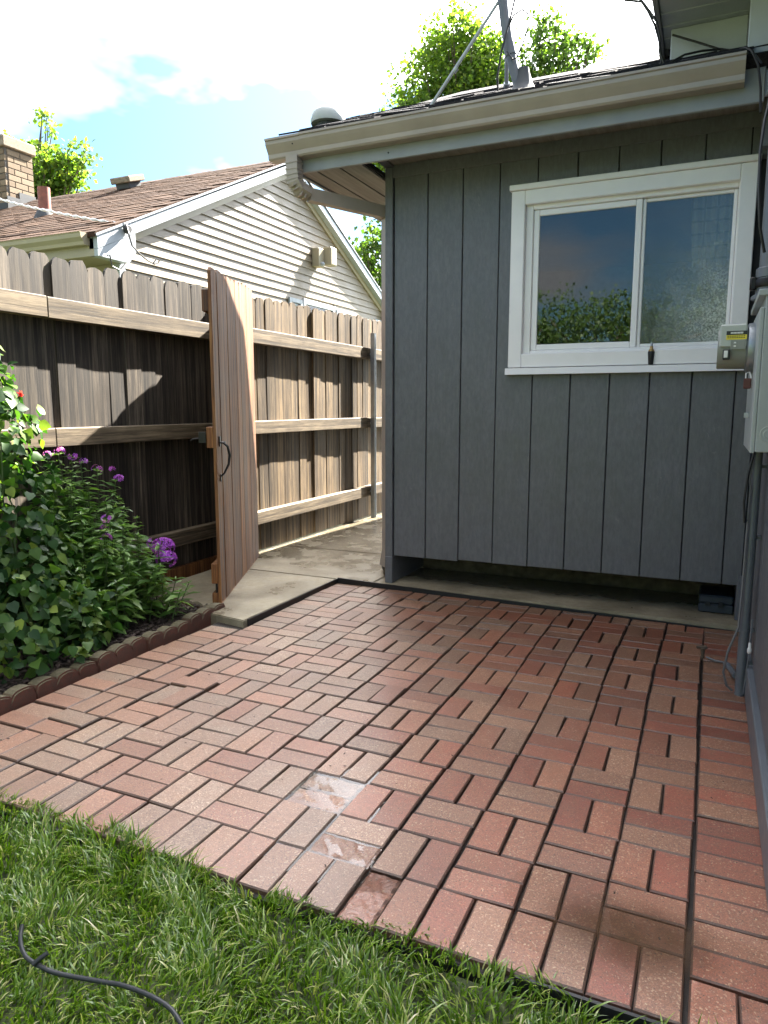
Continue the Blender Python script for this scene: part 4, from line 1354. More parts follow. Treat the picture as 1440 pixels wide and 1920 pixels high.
# ------------------------------------------------------------------ electrical things on the right
def build_electrical():
    E = thing('electrical_panel', 'pale grey electrical cabinet with round meter on the right-hand wall', 'electrical panel', (0.15, 3.2, 1.1))
    x0, x1, ya, yb, za, zb = 0.108, 0.199, 2.98, 3.60, 1.118, 1.690
    part('cabinet', MB().cbox((x0 + 0.016, ya, za), (x1, yb, zb), 0.003), 'panel_grey', E)
    part('cover', MB().cbox((x0, ya + 0.004, za - 0.004), (x0 + 0.0155, yb - 0.004, zb - 0.05), 0.003), 'panel_grey', E)
    part('hood', MB().cbox((x0 - 0.008, ya - 0.008, zb - 0.010), (x1, yb + 0.005, zb + 0.012), 0.002), 'panel_grey', E)
    kn = MB()
    for r0, r1, h in ((0.030, 0.027, 0.002), (0.018, 0.015, 0.002)):
        n = 24; vs = []
        for k in range(n):
            a = 2 * PI * k / n
            for r, yy in ((r0, ya - 0.0005), (r1, ya - h)):
                vs.append((0.165 + r * math.cos(a), yy, 1.185 + r * math.sin(a)))
        kn.add(vs, [(2 * k, 2 * ((k + 1) % n), 2 * ((k + 1) % n) + 1, 2 * k + 1) for k in range(n)])
    part('knockout', kn, 'meter_light', E)
    part('hasp', MB().cbox((x0 - 0.020, ya + 0.25, 1.24), (x0, ya + 0.254, 1.262), 0.003), 'panel_grey', E)
    part('padlock', MB().cbox((x0 - 0.030, ya + 0.20, 1.355), (x0 - 0.004, ya + 0.235, 1.395), 0.003), 'red_tag', E)
    part('seal_clip', MB().tube([(x0 - 0.004, ya + 0.21, 1.395), (x0 - 0.012, ya + 0.21, 1.42), (x0 - 0.024, ya + 0.21, 1.415), (x0 - 0.024, ya + 0.21, 1.395)], 0.0025, 6), 'white_vinyl', E)
    # meter: collar, dark barrel, pale upper housing
    mc = (0.0, 3.27, 1.515)
    m = part('meter', MB().lathe([(0.080, 0.106), (0.080, 0.045), (0.078, -0.02), (0.075, -0.024)], mc, 28, 'X'), 'meter_grey', E, True)
    part('collar', MB().lathe([(0.098, 0.109), (0.100, 0.10), (0.098, 0.085), (0.084, 0.078)], mc, 28, 'X'), 'galvanised', m, True)
    part('housing', MB().cbox((-0.018, 3.182, 1.515), (0.079, 3.352, 1.605), 0.006), 'meter_light', m)
    part('label', MB().box((0.005, 3.1805, 1.563), (0.078, 3.1815, 1.578)), 'black_label', m)
    ln = MB()
    for k in range(9):
        ln.box((0.020 + 0.005 * k, 3.1796, 1.567), (0.0235 + 0.005 * k, 3.1802, 1.574))
    part('label', ln, 'white_label', m)
    part('label', MB().box((0.005, 3.1805, 1.545), (0.078, 3.1815, 1.5625)), 'yellow_label', m)
    ln = MB()
    for zz in (1.557, 1.551):
        for k in range(8):
            ln.box((0.009 + 0.008 * k, 3.1796, zz), (0.015 + 0.008 * k, 3.1802, zz + 0.0025))
    part('label', ln, 'black_label', m)
    part('band', MB().box((0.022, 3.1802, 1.508), (0.075, 3.1815, 1.542)), 'meter_grey', m)
    part('window', MB().cbox((-0.004, 3.176, 1.468), (0.022, 3.1895, 1.508), 0.003), 'black_label', m)
    part('display', MB().cbox((0.000, 3.173, 1.476), (0.014, 3.1755, 1.503), 0.001), 'white_label', m)
    part('label', MB().box((0.033, 3.1788, 1.530), (0.041, 3.180, 1.536)).box((0.033, 3.1788, 1.517), (0.041, 3.180, 1.523)), 'white_label', m)
    # lower conduit
    c = thing('conduit', 'dark grey vertical conduit pipe running from cabinet to the brick border', 'conduit', (0.165, 3.46, 0.0))
    part('pipe', MB().tube([(0.160, 3.46, 0.0), (0.160, 3.46, 1.13)], 0.021, 16), 'conduit_grey', c, True)
    for z in (0.30, 0.72, 1.03):
        st = MB()
        st.lathe([(0.024, -0.006), (0.025, 0.006)], (0.160, 3.46, z), 16)
        st.box((0.155, 3.47, z - 0.006), (0.199, 3.50, z + 0.006))
        part('strap', st, 'conduit_grey', c)
    # wires strapped to it
    w = tag(part('ground_wire', MB().tube([(0.145, 3.434, 1.12), (0.136, 3.430, 0.97), (0.142, 3.434, 0.94), (0.140, 3.434, 0.74), (0.139, 3.434, 0.50), (0.135, 3.43, 0.32), (0.100, 3.44, 0.20), (0.088, 3.45, 0.10), (0.105, 3.46, 0.035), (0.13, 3.47, 0.012)], 0.0055, 6), 'grey_cable', None, True),
            'thin grey wire looping down the left side of the dark conduit', 'wire')
    w = tag(part('coax_wire', MB().tube([(0.150, 3.432, 1.12), (0.128, 3.425, 1.0), (0.120, 3.42, 0.88), (0.128, 3.425, 0.79), (0.138, 3.433, 0.80)], 0.0055, 6), 'black_cable', None, True),
            'short black cable loop just under the grey electrical cabinet', 'cable')
    k = thing('coax_connector', 'small pale cable connector hanging on a wire right of the conduit', 'connector', (0.185, 3.40, 0.25))
    part('wire', MB().tube([(0.186, 3.40, 0.37), (0.183, 3.39, 0.30), (0.181, 3.39, 0.20), (0.176, 3.39, 0.11), (0.172, 3.40, 0.03)], 0.004, 6), 'conduit_grey', k, True)
    part('plug', MB().lathe([(0.006, 0), (0.009, 0.005), (0.009, 0.022), (0.006, 0.026), (0.006, 0.045), (0.004, 0.05)], (0.182, 3.388, 0.22), 10), 'white_label', k, True)
    # riser above the cabinet with its coupling
    r = thing('service_riser', 'thick grey service pipe rising above the electrical cabinet at right edge', 'pipe', (0.15, 3.2, 1.7))
    part('pipe', MB().tube([(0.145, 3.25, 1.80), (0.145, 3.25, 2.42)], 0.040, 20), 'conduit_grey', r, True)
    part('pipe', MB().tube([(0.145, 3.25, 2.42), (0.145, 3.25, 3.3)], 0.042, 20), 'conduit_lit', r, True, label='upper length of pipe, coloured as lit')
    part('hub', MB().lathe([(0.062, 1.700), (0.062, 1.712), (0.048, 1.722), (0.046, 1.78), (0.050, 1.782), (0.050, 1.815), (0.044, 1.82)], (0.145, 3.25, 0), 20), 'conduit_grey', r, True)
    part('clamp', MB().lathe([(0.055, 1.745), (0.057, 1.75), (0.057, 1.77), (0.055, 1.775)], (0.145, 3.25, 0), 20).cbox((0.076, 3.225, 1.735), (0.10, 3.255, 1.785), 0.005), 'black_iron', r, True)
    cl = MB()
    for q in range(4):
        pts = [(0.145 + 0.050 * math.cos(a), 3.25 + 0.050 * math.sin(a), 2.415 + 0.012 * q + 0.03 * math.cos(a + 0.6)) for a in [2 * PI * t / 20 for t in range(21)]]
        cl.tube(pts, 0.006, 6)
    cl.tube([(0.10, 3.22, 2.43), (0.085, 3.18, 2.34), (0.076, 3.14, 2.22), (0.080, 3.12, 2.08), (0.092, 3.12, 1.95), (0.115, 3.15, 1.86)], 0.006, 6)
    part('cable_wrap', cl, 'black_cable', r, True)
    # stake tapped by the grey tube
    s = thing('drip_stake', 'small brown garden stake with thin grey tube between the border bricks', 'stake', (0.0, 3.92, 0))
    part('stake', MB().lathe([(0.004, -0.03), (0.010, 0.03), (0.011, 0.045), (0.016, 0.047), (0.016, 0.055), (0.006, 0.06)], (0.002, 3.92, 0), 10), 'bark', s)
    part('tap', MB().tube([(-0.028, 3.91, 0.055), (0.0, 3.918, 0.058), (0.022, 3.92, 0.06)], 0.008, 7), 'bark', s)
    part('tube', MB().tube([(0.02, 3.90, 0.012), (0.06, 3.87, 0.010), (0.10, 3.86, 0.010), (0.125, 3.80, 0.012)], 0.005, 6), 'grey_cable', s, True)
    part('sleeve', MB().tube([(0.11, 3.83, 0.014), (0.128, 3.76, 0.016), (0.14, 3.68, 0.022), (0.146, 3.62, 0.03)], 0.014, 8), 'conduit_grey', s, True)
    # nozzle on the sill
    nz_ = thing('spray_nozzle', 'black spray nozzle with brass tip standing on the white window sill', 'nozzle', (-0.365, WY - 0.02, 1.53))
    zb_ = WZ0 + 0.041
    c_ = (-0.378, WY - 0.030, zb_ + 0.004)
    part('grip', MB().lathe([(0.012, 0), (0.0145, 0.003), (0.0185, 0.060), (0.0195, 0.072), (0.017, 0.076)], c_, 16), 'rubber_black', nz_, True)
    part('fitting', MB().lathe([(0.0165, 0.0765), (0.0165, 0.084), (0.011, 0.088), (0.009, 0.098), (0.010, 0.104), (0.0065, 0.106)], c_, 14), 'brass', nz_, True)
    part('tip', MB().lathe([(0.0062, 0.1065), (0.0062, 0.118), (0.0045, 0.120), (0.0045, 0.130)], c_, 12), 'galvanised', nz_, True)
    # box in the recess
    tb = thing('tool_case', 'dark plastic tool case lying in the recess under the wall', 'case', (0.06, 4.80, 0.03))
    part('base', MB().cbox((-0.035, 4.72, 0.031), (0.16, 4.98, 0.085), 0.006), 'toolbox_plastic', tb)
    part('lid', MB().cbox((-0.035, 4.715, 0.088), (0.16, 4.985, 0.140), 0.010), 'toolbox_plastic', tb)
    part('latch', MB().cbox((0.075, 4.708, 0.07), (0.105, 4.7145, 0.105), 0.002).cbox((0.0, 4.708, 0.075), (0.03, 4.7145, 0.10), 0.002), 'rubber_black', tb)


build_electrical()


def build_roof_things():
    # leaning service mast
    m = thing('service_mast', 'leaning grey service mast with flashing boot on the wing roof', 'mast', (-1.165, 4.38, 3.05))
    part('pole', MB().tube([(-1.150, 4.42, 3.02), (-1.165, 4.42, 3.12), (-1.205, 4.42, 3.24), (-1.235, 4.42, 3.36), (-1.262, 4.42, 3.50), (-1.29, 4.42, 3.70), (-1.33, 4.42, 4.6)], 0.029, 14), 'mast_paint', m, True)
    part('coupling', MB().tube([(-1.222, 4.42, 3.31), (-1.240, 4.42, 3.38)], 0.034, 14), 'mast_paint', m, True)
    part('coupling', MB().tube([(-1.283, 4.42, 3.64), (-1.288, 4.42, 3.68)], 0.040, 14), 'mast_paint', m, True)
    part('boot', MB().lathe([(0.12, -0.03), (0.08, 0.0), (0.055, 0.04), (0.036, 0.10), (0.030, 0.13)], (-1.145, 4.42, 3.10), 14), 'lead_flashing', m, True)
    br = part('brace', MB().tube([(-1.285, 4.42, 3.64), (-1.74, 4.40, 3.075)], 0.010, 8), 'galvanised', m, True)
    part('foot', MB().cbox((-1.775, 4.37, 3.070), (-1.72, 4.43, 3.085), 0.003).tube([(-1.55, 4.41, 3.30), (-1.57, 4.41, 3.28)], 0.014, 8), 'galvanised', br)
    br = part('brace', MB().tube([(-1.255, 4.44, 3.47), (-1.335, 4.75, 3.20)], 0.012, 8), 'galvanised', m, True)
    part('foot', MB().cbox((-1.37, 4.72, 3.19), (-1.31, 4.78, 3.21), 0.003).tube([(-1.31, 4.66, 3.27), (-1.315, 4.68, 3.255)], 0.020, 8), 'galvanised', br)
    cb = MB()
    cb.tube([(-1.15, 4.38, 3.90), (-1.17, 4.38, 3.70), (-1.215, 4.37, 3.50), (-1.26, 4.36, 3.33), (-1.29, 4.38, 3.20), (-1.30, 4.44, 3.10)], 0.006, 6)
    loop = [(-1.25, 4.375, 3.40), (-1.20, 4.37, 3.50), (-1.15, 4.37, 3.52), (-1.115, 4.37, 3.49), (-1.115, 4.37, 3.42), (-1.14, 4.37, 3.34), (-1.175, 4.37, 3.27), (-1.20, 4.375, 3.27), (-1.235, 4.38, 3.32)]
    cb.tube(loop, 0.005, 6)
    tag(part('mast_cable', cb, 'black_cable', None, True), 'black cable with one big loop tied round the leaning roof mast', 'cable')
    v = thing('roof_dome_vent', 'small grey domed vent at the left end of the wing roof', 'vent', (-2.40, 4.5, 3.05))
    zz = roof_z(4.5)
    part('dome', MB().lathe([(0.115, 0.03), (0.118, 0.05), (0.105, 0.095), (0.07, 0.125), (0.02, 0.137)], (-2.46, 4.46, zz - 0.045), 20), 'panel_grey', v, True)
    part('neck', MB().lathe([(0.08, -0.08), (0.08, 0.029)], (-2.46, 4.46, zz - 0.045), 16), 'lead_flashing', v)
    # bundle of cables hanging at the right end of the roof
    def loopc(c, rx, rz, ph, n=26, tilt=0.0):
        return [(c[0] + rx * math.cos(2 * PI * k / n + ph), c[1] + tilt * math.sin(2 * PI * k / n), c[2] + rz * math.sin(2 * PI * k / n + ph)) for k in range(n + 1)]
    b = MB()
    Yc = 4.25
    for k, (dx, dz, rx, rz_) in enumerate(((0, 0, .075, .10), (0.01, .02, .06, .09), (-.012, .03, .085, .115), (.03, .05, .05, .10))):
        b.tube(loopc((-0.585 + dx, Yc + 0.01 * k, 3.50 + dz), rx, rz_, k * 0.7, tilt=0.02), 0.006, 6)
    b.tube([(-0.665, Yc, 3.50), (-0.64, Yc, 3.43), (-0.57, Yc, 3.39), (-0.49, Yc, 3.365), (-0.455, Yc, 3.31), (-0.42, Yc, 3.24), (-0.395, Yc, 3.16), (-0.385, Yc, 3.10), (-0.365, Yc + 0.02, 3.05), (-0.40, Yc + 0.03, 3.03), (-0.47, Yc + 0.02, 3.015)], 0.006, 6)
    b.tube([(-0.53, Yc, 3.50), (-0.53, Yc, 3.42), (-0.49, Yc, 3.37), (-0.44, Yc, 3.30), (-0.41, Yc, 3.25), (-0.39, Yc, 3.17), (-0.39, Yc, 3.11), (-0.38, Yc + 0.02, 3.06), (-0.44, Yc + 0.03, 3.02)], 0.006, 6)
    b.tube([(-0.455, Yc, 3.37), (-0.40, Yc, 3.34), (-0.36, Yc, 3.325)], 0.003, 5)
    tag(part('cable_bundle', b, 'black_cable', None, True), 'coiled black cable bundle hanging against the sky beside the upper soffit', 'cable')
    c = MB()
    c.tube([(-0.345, 4.44, 3.26), (-0.22, 4.44, 3.20), (-0.10, 4.44, 3.14), (-0.04, 4.40, 3.10), (0.01, 4.10, 2.99), (0.04, 4.03, 2.94), (0.07, 4.00, 2.86), (0.085, 3.95, 2.74), (0.088, 3.80, 2.58)], 0.0055, 6)
    c.tube([(-0.37, 4.27, 3.04), (-0.27, 4.30, 3.09), (-0.19, 4.34, 3.11), (-0.10, 4.36, 3.11), (-0.03, 4.32, 3.07), (0.02, 4.10, 2.985), (0.055, 4.06, 2.93), (0.085, 4.04, 2.88)], 0.0055, 6)
    tag(part('cable_run', c, 'black_cable', None, True), 'two black cables crossing the grey panel above the gutter end', 'cable')


build_roof_things()


# ------------------------------------------------------------------ planting bed
def build_bed():
    # mulch bed surface
    nx, ny = 16, 50
    V = []; F = []
    for j in range(ny):
        for i in range(nx):
            x = -3.56 + 0.80 * i / (nx - 1); y = 0.2 + 3.42 * j / (ny - 1)
            V.append((x, y, 0.012 + 0.014 * math.sin(x * 17 + y * 5) * math.sin(y * 13)))
    for j in range(ny - 1):
        for i in range(nx - 1):
            F.append((j * nx + i, j * nx + i + 1, (j + 1) * nx + i + 1, (j + 1) * nx + i))
    struct('planting_bed', MB().add(V, F), 'soil', True)
    n = 3800
    P = np.stack([rng.uniform(-3.52, -2.80, n), rng.uniform(1.2, 3.56, n), rng.uniform(0.015, 0.04, n)], 1)
    a = rng.uniform(0, 2 * np.pi, n)
    D = np.stack([np.cos(a), np.sin(a), rng.normal(0, 0.25, n)], 1)
    N = np.stack([rng.normal(0, .35, n), rng.normal(0, .35, n), np.ones(n)], 1)
    base = [(-.5, -.5, -.5), (.5, -.5, -.5), (.5, .5, -.5), (-.5, .5, -.5), (-.5, -.5, .5), (.5, -.5, .5), (.5, .5, .5), (-.5, .5, .5)]
    base = np.array(base) * np.array([0.28, 1.0, 0.14])
    V, f = scatter(base, [[(0, 3, 2, 1), (4, 5, 6, 7), (0, 1, 5, 4), (1, 2, 6, 5), (2, 3, 7, 6), (3, 0, 4, 7)]], P, D, N, rng.uniform(0.02, 0.055, n))
    link('mulch_chips', np_mesh('mulch_chips', V, f[0]), 'mulch', None, None, 'stuff')
    # scalloped edging stones
    r0 = 0.06; L = 0.36; nsc = 3
    def edging_mesh(seed):
        rr = random.Random(seed)
        poly = [(0.003, -0.06)]
        poly.append((L - 0.003, -0.06))
        h = 0.034
        w = L / nsc
        for s in range(nsc - 1, -1, -1):
            for q in range(7):
                a = PI * q / 6
                x = w * (s + 0.5) + math.cos(a) * w * 0.5
                poly.append((min(max(x, 0.003), L - 0.003), h + math.sin(a) * 0.024 + rr.uniform(-0.0015, 0.0015)))
        mb = MB(); mb.prism(poly, -0.037, 0.037, 'Y')
        me = mb.mesh('scallop')
        bm = bmesh.new(); bm.from_mesh(me)
        bmesh.ops.bevel(bm, geom=[e for e in bm.edges if abs(e.verts[0].co.y - e.verts[1].co.y) < 1e-5 and e.verts[0].co.z > 0], offset=0.008, segments=2, affect='EDGES')
        bm.to_mesh(me); bm.free()
        me.materials.append(MAT['scallop_concrete'])
        return me
    mes = [edging_mesh(k) for k in range(3)]
    # where each one stands, nearest first
    front = ['scalloped edging stone nearest the lawn, partly cut off by the left picture edge',
             'mossy scalloped edging stone beside the vine, second along the patio from the lawn',
             'scalloped edging stone below the big plants, third along the patio from the lawn',
             'scalloped edging stone with a pale sprig leaning over it, beside the patio',
             'scalloped edging stone just short of the bed corner by the gate',
             'mossy scalloped edging stone at the bed corner nearest the gate']
    x = -2.745; y = 1.42
    for k in range(6):
        o = link('edging_stone', mes[k % 3], None, None, (-2.735 + random.uniform(-0.008, 0.008) - 0.010 * k, y, random.uniform(-0.006, 0.006)))
        o.rotation_euler = (random.gauss(0, 0.03) - 0.05, random.gauss(0, 0.015), PI / 2 + random.gauss(0, 0.02) + 0.03)
        tag(o, front[k], 'edging stone', 'scalloped edging stones round the bed')
        y += L + 0.004
    for k, lab in enumerate(('red scalloped edging stone at the back of the bed, next to the corner', 'red scalloped edging stone at the back of the bed, against the fence')):
        o = link('edging_stone', mes[(k + 1) % 3], None, None, (-2.80 - 0.375 * k, 3.50 + 0.09 * k, -0.012))
        o.rotation_euler = (0.03, 0, PI - 0.24)
        tag(o, lab, 'edging stone', 'scalloped edging stones round the bed')


def build_litter():
    n = 150
    x = np.where(rng.uniform(0, 1, n) < 0.6, -2.66 + rng.exponential(0.35, n), rng.uniform(-2.4, 0.1, n)); y = rng.uniform(1.6, 4.4, n)
    P = np.stack([np.clip(x, -2.66, 0.15), y, np.full(n, 0.0035)], 1)
    a = rng.uniform(0, 2 * np.pi, n)
    D = np.stack([np.cos(a), np.sin(a), rng.normal(0, 0.1, n)], 1)
    N = np.stack([rng.normal(0, .2, n), rng.normal(0, .2, n), np.ones(n)], 1)
    base = np.array([(-.25, 0, -.06), (.25, 0, -.06), (.12, 1, -.06), (-.16, .9, -.06), (0, .5, .12)])
    V, f = scatter(base, [[(0, 1, 4), (1, 2, 4), (2, 3, 4), (3, 0, 4)]], P, D, N, rng.uniform(0.004, 0.013, n))
    link('leaf_litter', np_mesh('leaf_litter', V, None, f[0]), 'mulch', None, None, 'stuff')


build_bed()
build_litter()

# ------------------------------------------------------------------ plants
HEART = np.array([(0, 0, 0), (-0.30, -0.04, 0.06), (-0.52, 0.30, 0.11), (-0.36, 0.62, 0.03), (0, 1.02, -0.16), (0.36, 0.62, 0.03), (0.52, 0.30, 0.11), (0.30, -0.04, 0.06), (0, 0.42, -0.04)])
HEART_F = [(0, 8, 2, 1), (8, 4, 3, 2), (8, 6, 5, 4), (0, 7, 6, 8)]
LANCE = np.array([(0, 0, 0), (-0.13, 0.25, 0.04), (-0.15, 0.5, 0.03), (0, 1.0, -0.14), (0.15, 0.5, 0.03), (0.13, 0.25, 0.04), (0, 0.4, 0.0)])
LANCE_F = [(0, 6, 2, 1), (6, 3, 2, 2), (0, 5, 4, 6)]
LANCE_Q = [(0, 6, 2, 1), (0, 5, 4, 6)]
LANCE_T = [(6, 3, 2), (6, 4, 3)]


def leaf_meshes(base, quads, tris, mat, nm, n=3):
    out = []
    for k in range(n):
        b = base.copy(); b[:, 2] *= (0.6 + 0.6 * k); b[:, 0] *= 1 + 0.08 * (k - 1)
        me = bpy.data.meshes.new(nm)
        me.from_pydata([tuple(v) for v in b], [], [tuple(q) for q in quads] + [tuple(t) for t in tris])
        me.materials.append(MAT[mat])
        for p in me.polygons: p.use_smooth = True
        out.append(me)
    return out


def place_leaves(root, P, D, N, size, base, quads, tris, mat, nind=300, name='leaf'):
    """the leaves that show largest become parts, the others one foliage part"""
    mes = leaf_meshes(base, quads, tris, mat, name)
    d = np.linalg.norm(P - np.array(CAM), axis=1)
    front = (P - P.mean(0)) @ (np.array(CAM) - P.mean(0)) / np.linalg.norm(np.array(CAM) - P.mean(0))
    order = np.argsort(-(size / d + front * 0.05))
    nind = min(nind, len(P))
    rw = wl(root)
    for q, i in enumerate(order[:nind]):
        o = bpy.data.objects.new(name, mes[q % 3]); COL.objects.link(o); o.parent = root
        M = frame_mat(P[i] - np.array(rw), D[i], N[i]) @ Matrix.Scale(float(size[i]), 4)
        o.matrix_local = M
    k = order[nind:]
    if len(k):
        V, f = scatter(base, [quads] + ([tris] if tris else []), P[k], D[k], N[k], size[k])
        me = np_mesh('foliage', V, f[0], f[1] if tris else None, True)
        link('foliage', me, mat, root, None, 'stuff')


def build_plants():
    # ---- climbing vine at the left
    vroot = thing('climbing_vine', 'dense heart-leaved climbing vine at the left edge against the fence', 'vine', (-3.25, 2.2, 0.02))
    Pl = []; Dl = []; Nl = []; Sl = []
    blobs = [((-3.22, 2.20, 0.30), (0.38, 0.50, 0.34), 420), ((-3.30, 2.38, 0.75), (0.27, 0.42, 0.36), 430), ((-3.38, 2.42, 1.12), (0.19, 0.36, 0.32), 380),
             ((-3.45, 2.48, 1.40), (0.13, 0.26, 0.24), 200), ((-3.02, 2.40, 0.20), (0.27, 0.42, 0.24), 320), ((-3.46, 2.50, 1.60), (0.07, 0.12, 0.16), 50),
             ((-3.16, 2.55, 0.42), (0.22, 0.25, 0.34), 150)]
    for c, r, n in blobs:
        n = int(n * 1.9)
        u = rng.normal(size=(n, 3)); u /= np.linalg.norm(u, axis=1, keepdims=True)
        rad = rng.uniform(0.55, 1.05, n) ** 0.6
        p = np.array(c) + u * np.array(r) * rad[:, None]
        p += 0.03 * np.sin(p[:, [1, 2, 0]] * 21)
        Pl.append(p); Nl.append(u * np.array([1, 1, 0.6]) + np.array([0.25, -0.25, 0.75]) + rng.normal(0, 0.6, (n, 3)))
        Dl.append(u * np.array([0.7, 0.7, 0.1]) + rng.normal(0, 0.45, (n, 3)) + np.array([0.0, 0, -0.65]))
        Sl.append(rng.uniform(0.026, 0.064, n))
    P = np.concatenate(Pl)
    hole = np.sin(P[:, 0] * 19 + 2 * np.sin(P[:, 2] * 13)) * np.sin(P[:, 1] * 17 + 1.0) * np.sin(P[:, 2] * 15 + 2)
    ok = (hole > -0.22) & (P[:, 2] > 0.03) & (P[:, 0] > -3.585) & (P[:, 0] < -2.74)
    D = np.concatenate(Dl)[ok]; N = np.concatenate(Nl)[ok]; Sz = np.concatenate(Sl)[ok]; P = P[ok]
    place_leaves(vroot, P, D, N, Sz, HEART, HEART_F, [], 'vine_leaf', 300)
    st = MB()
    rr = random.Random(3)
    for k in range(16):
        y = rr.uniform(1.8, 2.6); x = rr.uniform(-3.4, -3.1)
        pts = [(x, y, 0.0)]
        for q in range(7):
            x += rr.uniform(-0.05, 0.03); y += rr.uniform(-0.06, 0.06)
            pts.append((max(x, -3.57), y, 0.22 * (q + 1) * rr.uniform(0.85, 1.05)))
        st.tube(pts, [0.006] * 4 + [0.004] * 4, 5)
    part('stem', st, 'stem_green', vroot)
    fl = MB()
    c = Vector((-3.29, 2.64, 1.345))
    for k in range(7):
        a = 2 * PI * k / 7
        d = Vector((math.cos(a) * 0.5, math.cos(a) * 0.2, math.sin(a)))
        M = frame_mat(c, d + Vector((0.3, -0.5, 0.0)), Vector((0.5, -0.8, 0.1)))
        fl.add([M @ (Vector(v) * 0.028) for v in LANCE], LANCE_Q + LANCE_T)
        fl.add([M @ (Vector((v[0] * 1.6, v[1] * 0.6, v[2])) * 0.028) for v in LANCE], LANCE_Q + LANCE_T)
    part('flower', fl, 'petal_red', vroot)
    # ---- phlox: upright stems with paired leaves and flower heads
    proot = thing('phlox_plant', 'bushy phlox with purple flower heads in the bed beside the fence', 'flowering plant', (-3.15, 2.95, 0.02))
    Pl = []; Dl = []; Nl = []; Sl = []
    stems = MB()
    rr = random.Random(21)
    heads = []
    tops = [(-3.46, 2.92, 1.00), (-3.44, 2.98, 1.01), (-3.42, 3.05, 0.99), (-3.40, 3.10, 0.955), (-3.38, 3.20, 0.90), (-3.34, 3.30, 0.83), (-3.36, 2.86, 0.93), (-3.30, 2.90, 0.86), (-3.30, 3.05, 0.84),
            (-3.24, 3.12, 0.72), (-3.20, 3.22, 0.68), (-3.10, 3.10, 0.60), (-3.06, 3.20, 0.52), (-3.0, 3.28, 0.46), (-3.15, 2.85, 0.70), (-3.05, 2.88, 0.55), (-2.98, 2.98, 0.48), (-3.2, 2.7, 0.75), (-3.0, 2.7, 0.45),
            (-2.93, 3.15, 0.36), (-2.92, 2.85, 0.34), (-2.95, 2.65, 0.36), (-3.12, 3.38, 0.42), (-3.24, 3.36, 0.60), (-3.38, 3.36, 0.72), (-2.9, 3.3, 0.26), (-3.32, 2.75, 0.85), (-3.28, 3.2, 0.78), (-3.12, 2.98, 0.64)]
    tops += [(t_[0] + rr.uniform(-0.09, 0.09), t_[1] + rr.uniform(-0.14, 0.10), t_[2] * rr.uniform(0.55, 0.95)) for t_ in tops + tops]
    for (tx, ty, tz) in tops:
        bx, by = tx * 0.75 + 0.25 * -3.15 + rr.uniform(-0.05, 0.05), ty * 0.75 + 0.25 * 3.0 + rr.uniform(-0.05, 0.05)
        a = Vector((bx, by, 0.01)); b = Vector((tx, ty, tz))
        mid = a.lerp(b, 0.5) + Vector((rr.uniform(-.02, .02), rr.uniform(-.02, .02), 0.03))
        pts = []
        for k in range(7):
            t = k / 6
            pts.append(a * (1 - t) ** 2 + mid * 2 * t * (1 - t) + b * t * t)
        stems.tube(pts, [0.004 - 0.0003 * k for k in range(7)], 5)
        n = int(tz / 0.030)
        for k in range(2, n + 1):
            t = k / n
            p = a * (1 - t) ** 2 + mid * 2 * t * (1 - t) + b * t * t
            an = k * PI / 2 + rr.uniform(-0.5, 0.5)
            for s in (0, PI):
                d = Vector((math.cos(an + s), math.sin(an + s), rr.uniform(-0.25, 0.45)))
                Pl.append(p); Dl.append(d); Nl.append(Vector((0, 0, 1)) + Vector((rr.gauss(0, .3), rr.gauss(0, .3), 0)))
                Sl.append(rr.uniform(0.075, 0.135) * (1.0 if t < 0.85 else 0.6))
        # whorl of small leaves at the tip
        for k in range(6):
            an = rr.uniform(0, 6.28)
            Pl.append(b); Dl.append(Vector((math.cos(an), math.sin(an), rr.uniform(0.2, 1.2)))); Nl.append(Vector((0, 0, 1))); Sl.append(rr.uniform(0.02, 0.04))
    P = np.array(Pl); D = np.array(Dl); N = np.array(Nl); Sz = np.array(Sl)
    ok = (P[:, 0] > -3.585); P, D, N, Sz = P[ok], D[ok], N[ok], Sz[ok]
    place_leaves(proot, P, D, N, Sz, LANCE, LANCE_Q, LANCE_T, 'phlox_leaf', 300)
    part('stem', stems, 'stem_green', proot)
    # flower heads: many five-petalled flowers on a dome
    def head(c, r, n, seed):
        q = random.Random(seed)
        mb = MB()
        for k in range(n):
            u = Vector((q.gauss(0, 1), q.gauss(0, 1), q.gauss(0.45, 0.7))).normalized()
            p = Vector(c) + Vector((u.x * r, u.y * r, u.z * r * 0.8))
            t0 = u.orthogonal().normalized(); t1 = u.cross(t0)
            rad = q.uniform(0.012, 0.0165) * (1.0 if r > 0.045 else 0.8); ph = q.uniform(0, 1.2)
            for s in range(5):
                a0 = ph + 2 * PI * s / 5
                pe = []
                for (rr_, da) in ((0.15, 0), (0.8, -0.42), (1.05, -0.15), (1.05, 0.15), (0.8, 0.42)):
                    pe.append(p + (t0 * math.cos(a0 + da) + t1 * math.sin(a0 + da)) * rad * rr_ + u * (0.002 * rr_))
                mb.add(pe, [(0, 1, 2, 3, 4)])
        return mb
    hs = [((-3.46, 2.92, 1.015), 0.022, 10), ((-3.44, 2.99, 1.03), 0.028, 14), ((-3.42, 3.06, 1.0), 0.026, 12), ((-3.40, 3.12, 0.965), 0.022, 9), ((-3.38, 3.20, 0.915), 0.030, 8),
          ((-3.34, 3.33, 0.845), 0.030, 12), ((-3.36, 3.30, 0.905), 0.018, 5), ((-3.06, 3.38, 0.43), 0.070, 84), ((-3.01, 3.35, 0.365), 0.062, 70), ((-3.12, 3.36, 0.455), 0.035, 16),
          ((-3.10, 2.98, 0.66), 0.026, 10), ((-3.06, 2.93, 0.56), 0.030, 10), ((-3.14, 3.0, 0.60), 0.02, 6)]
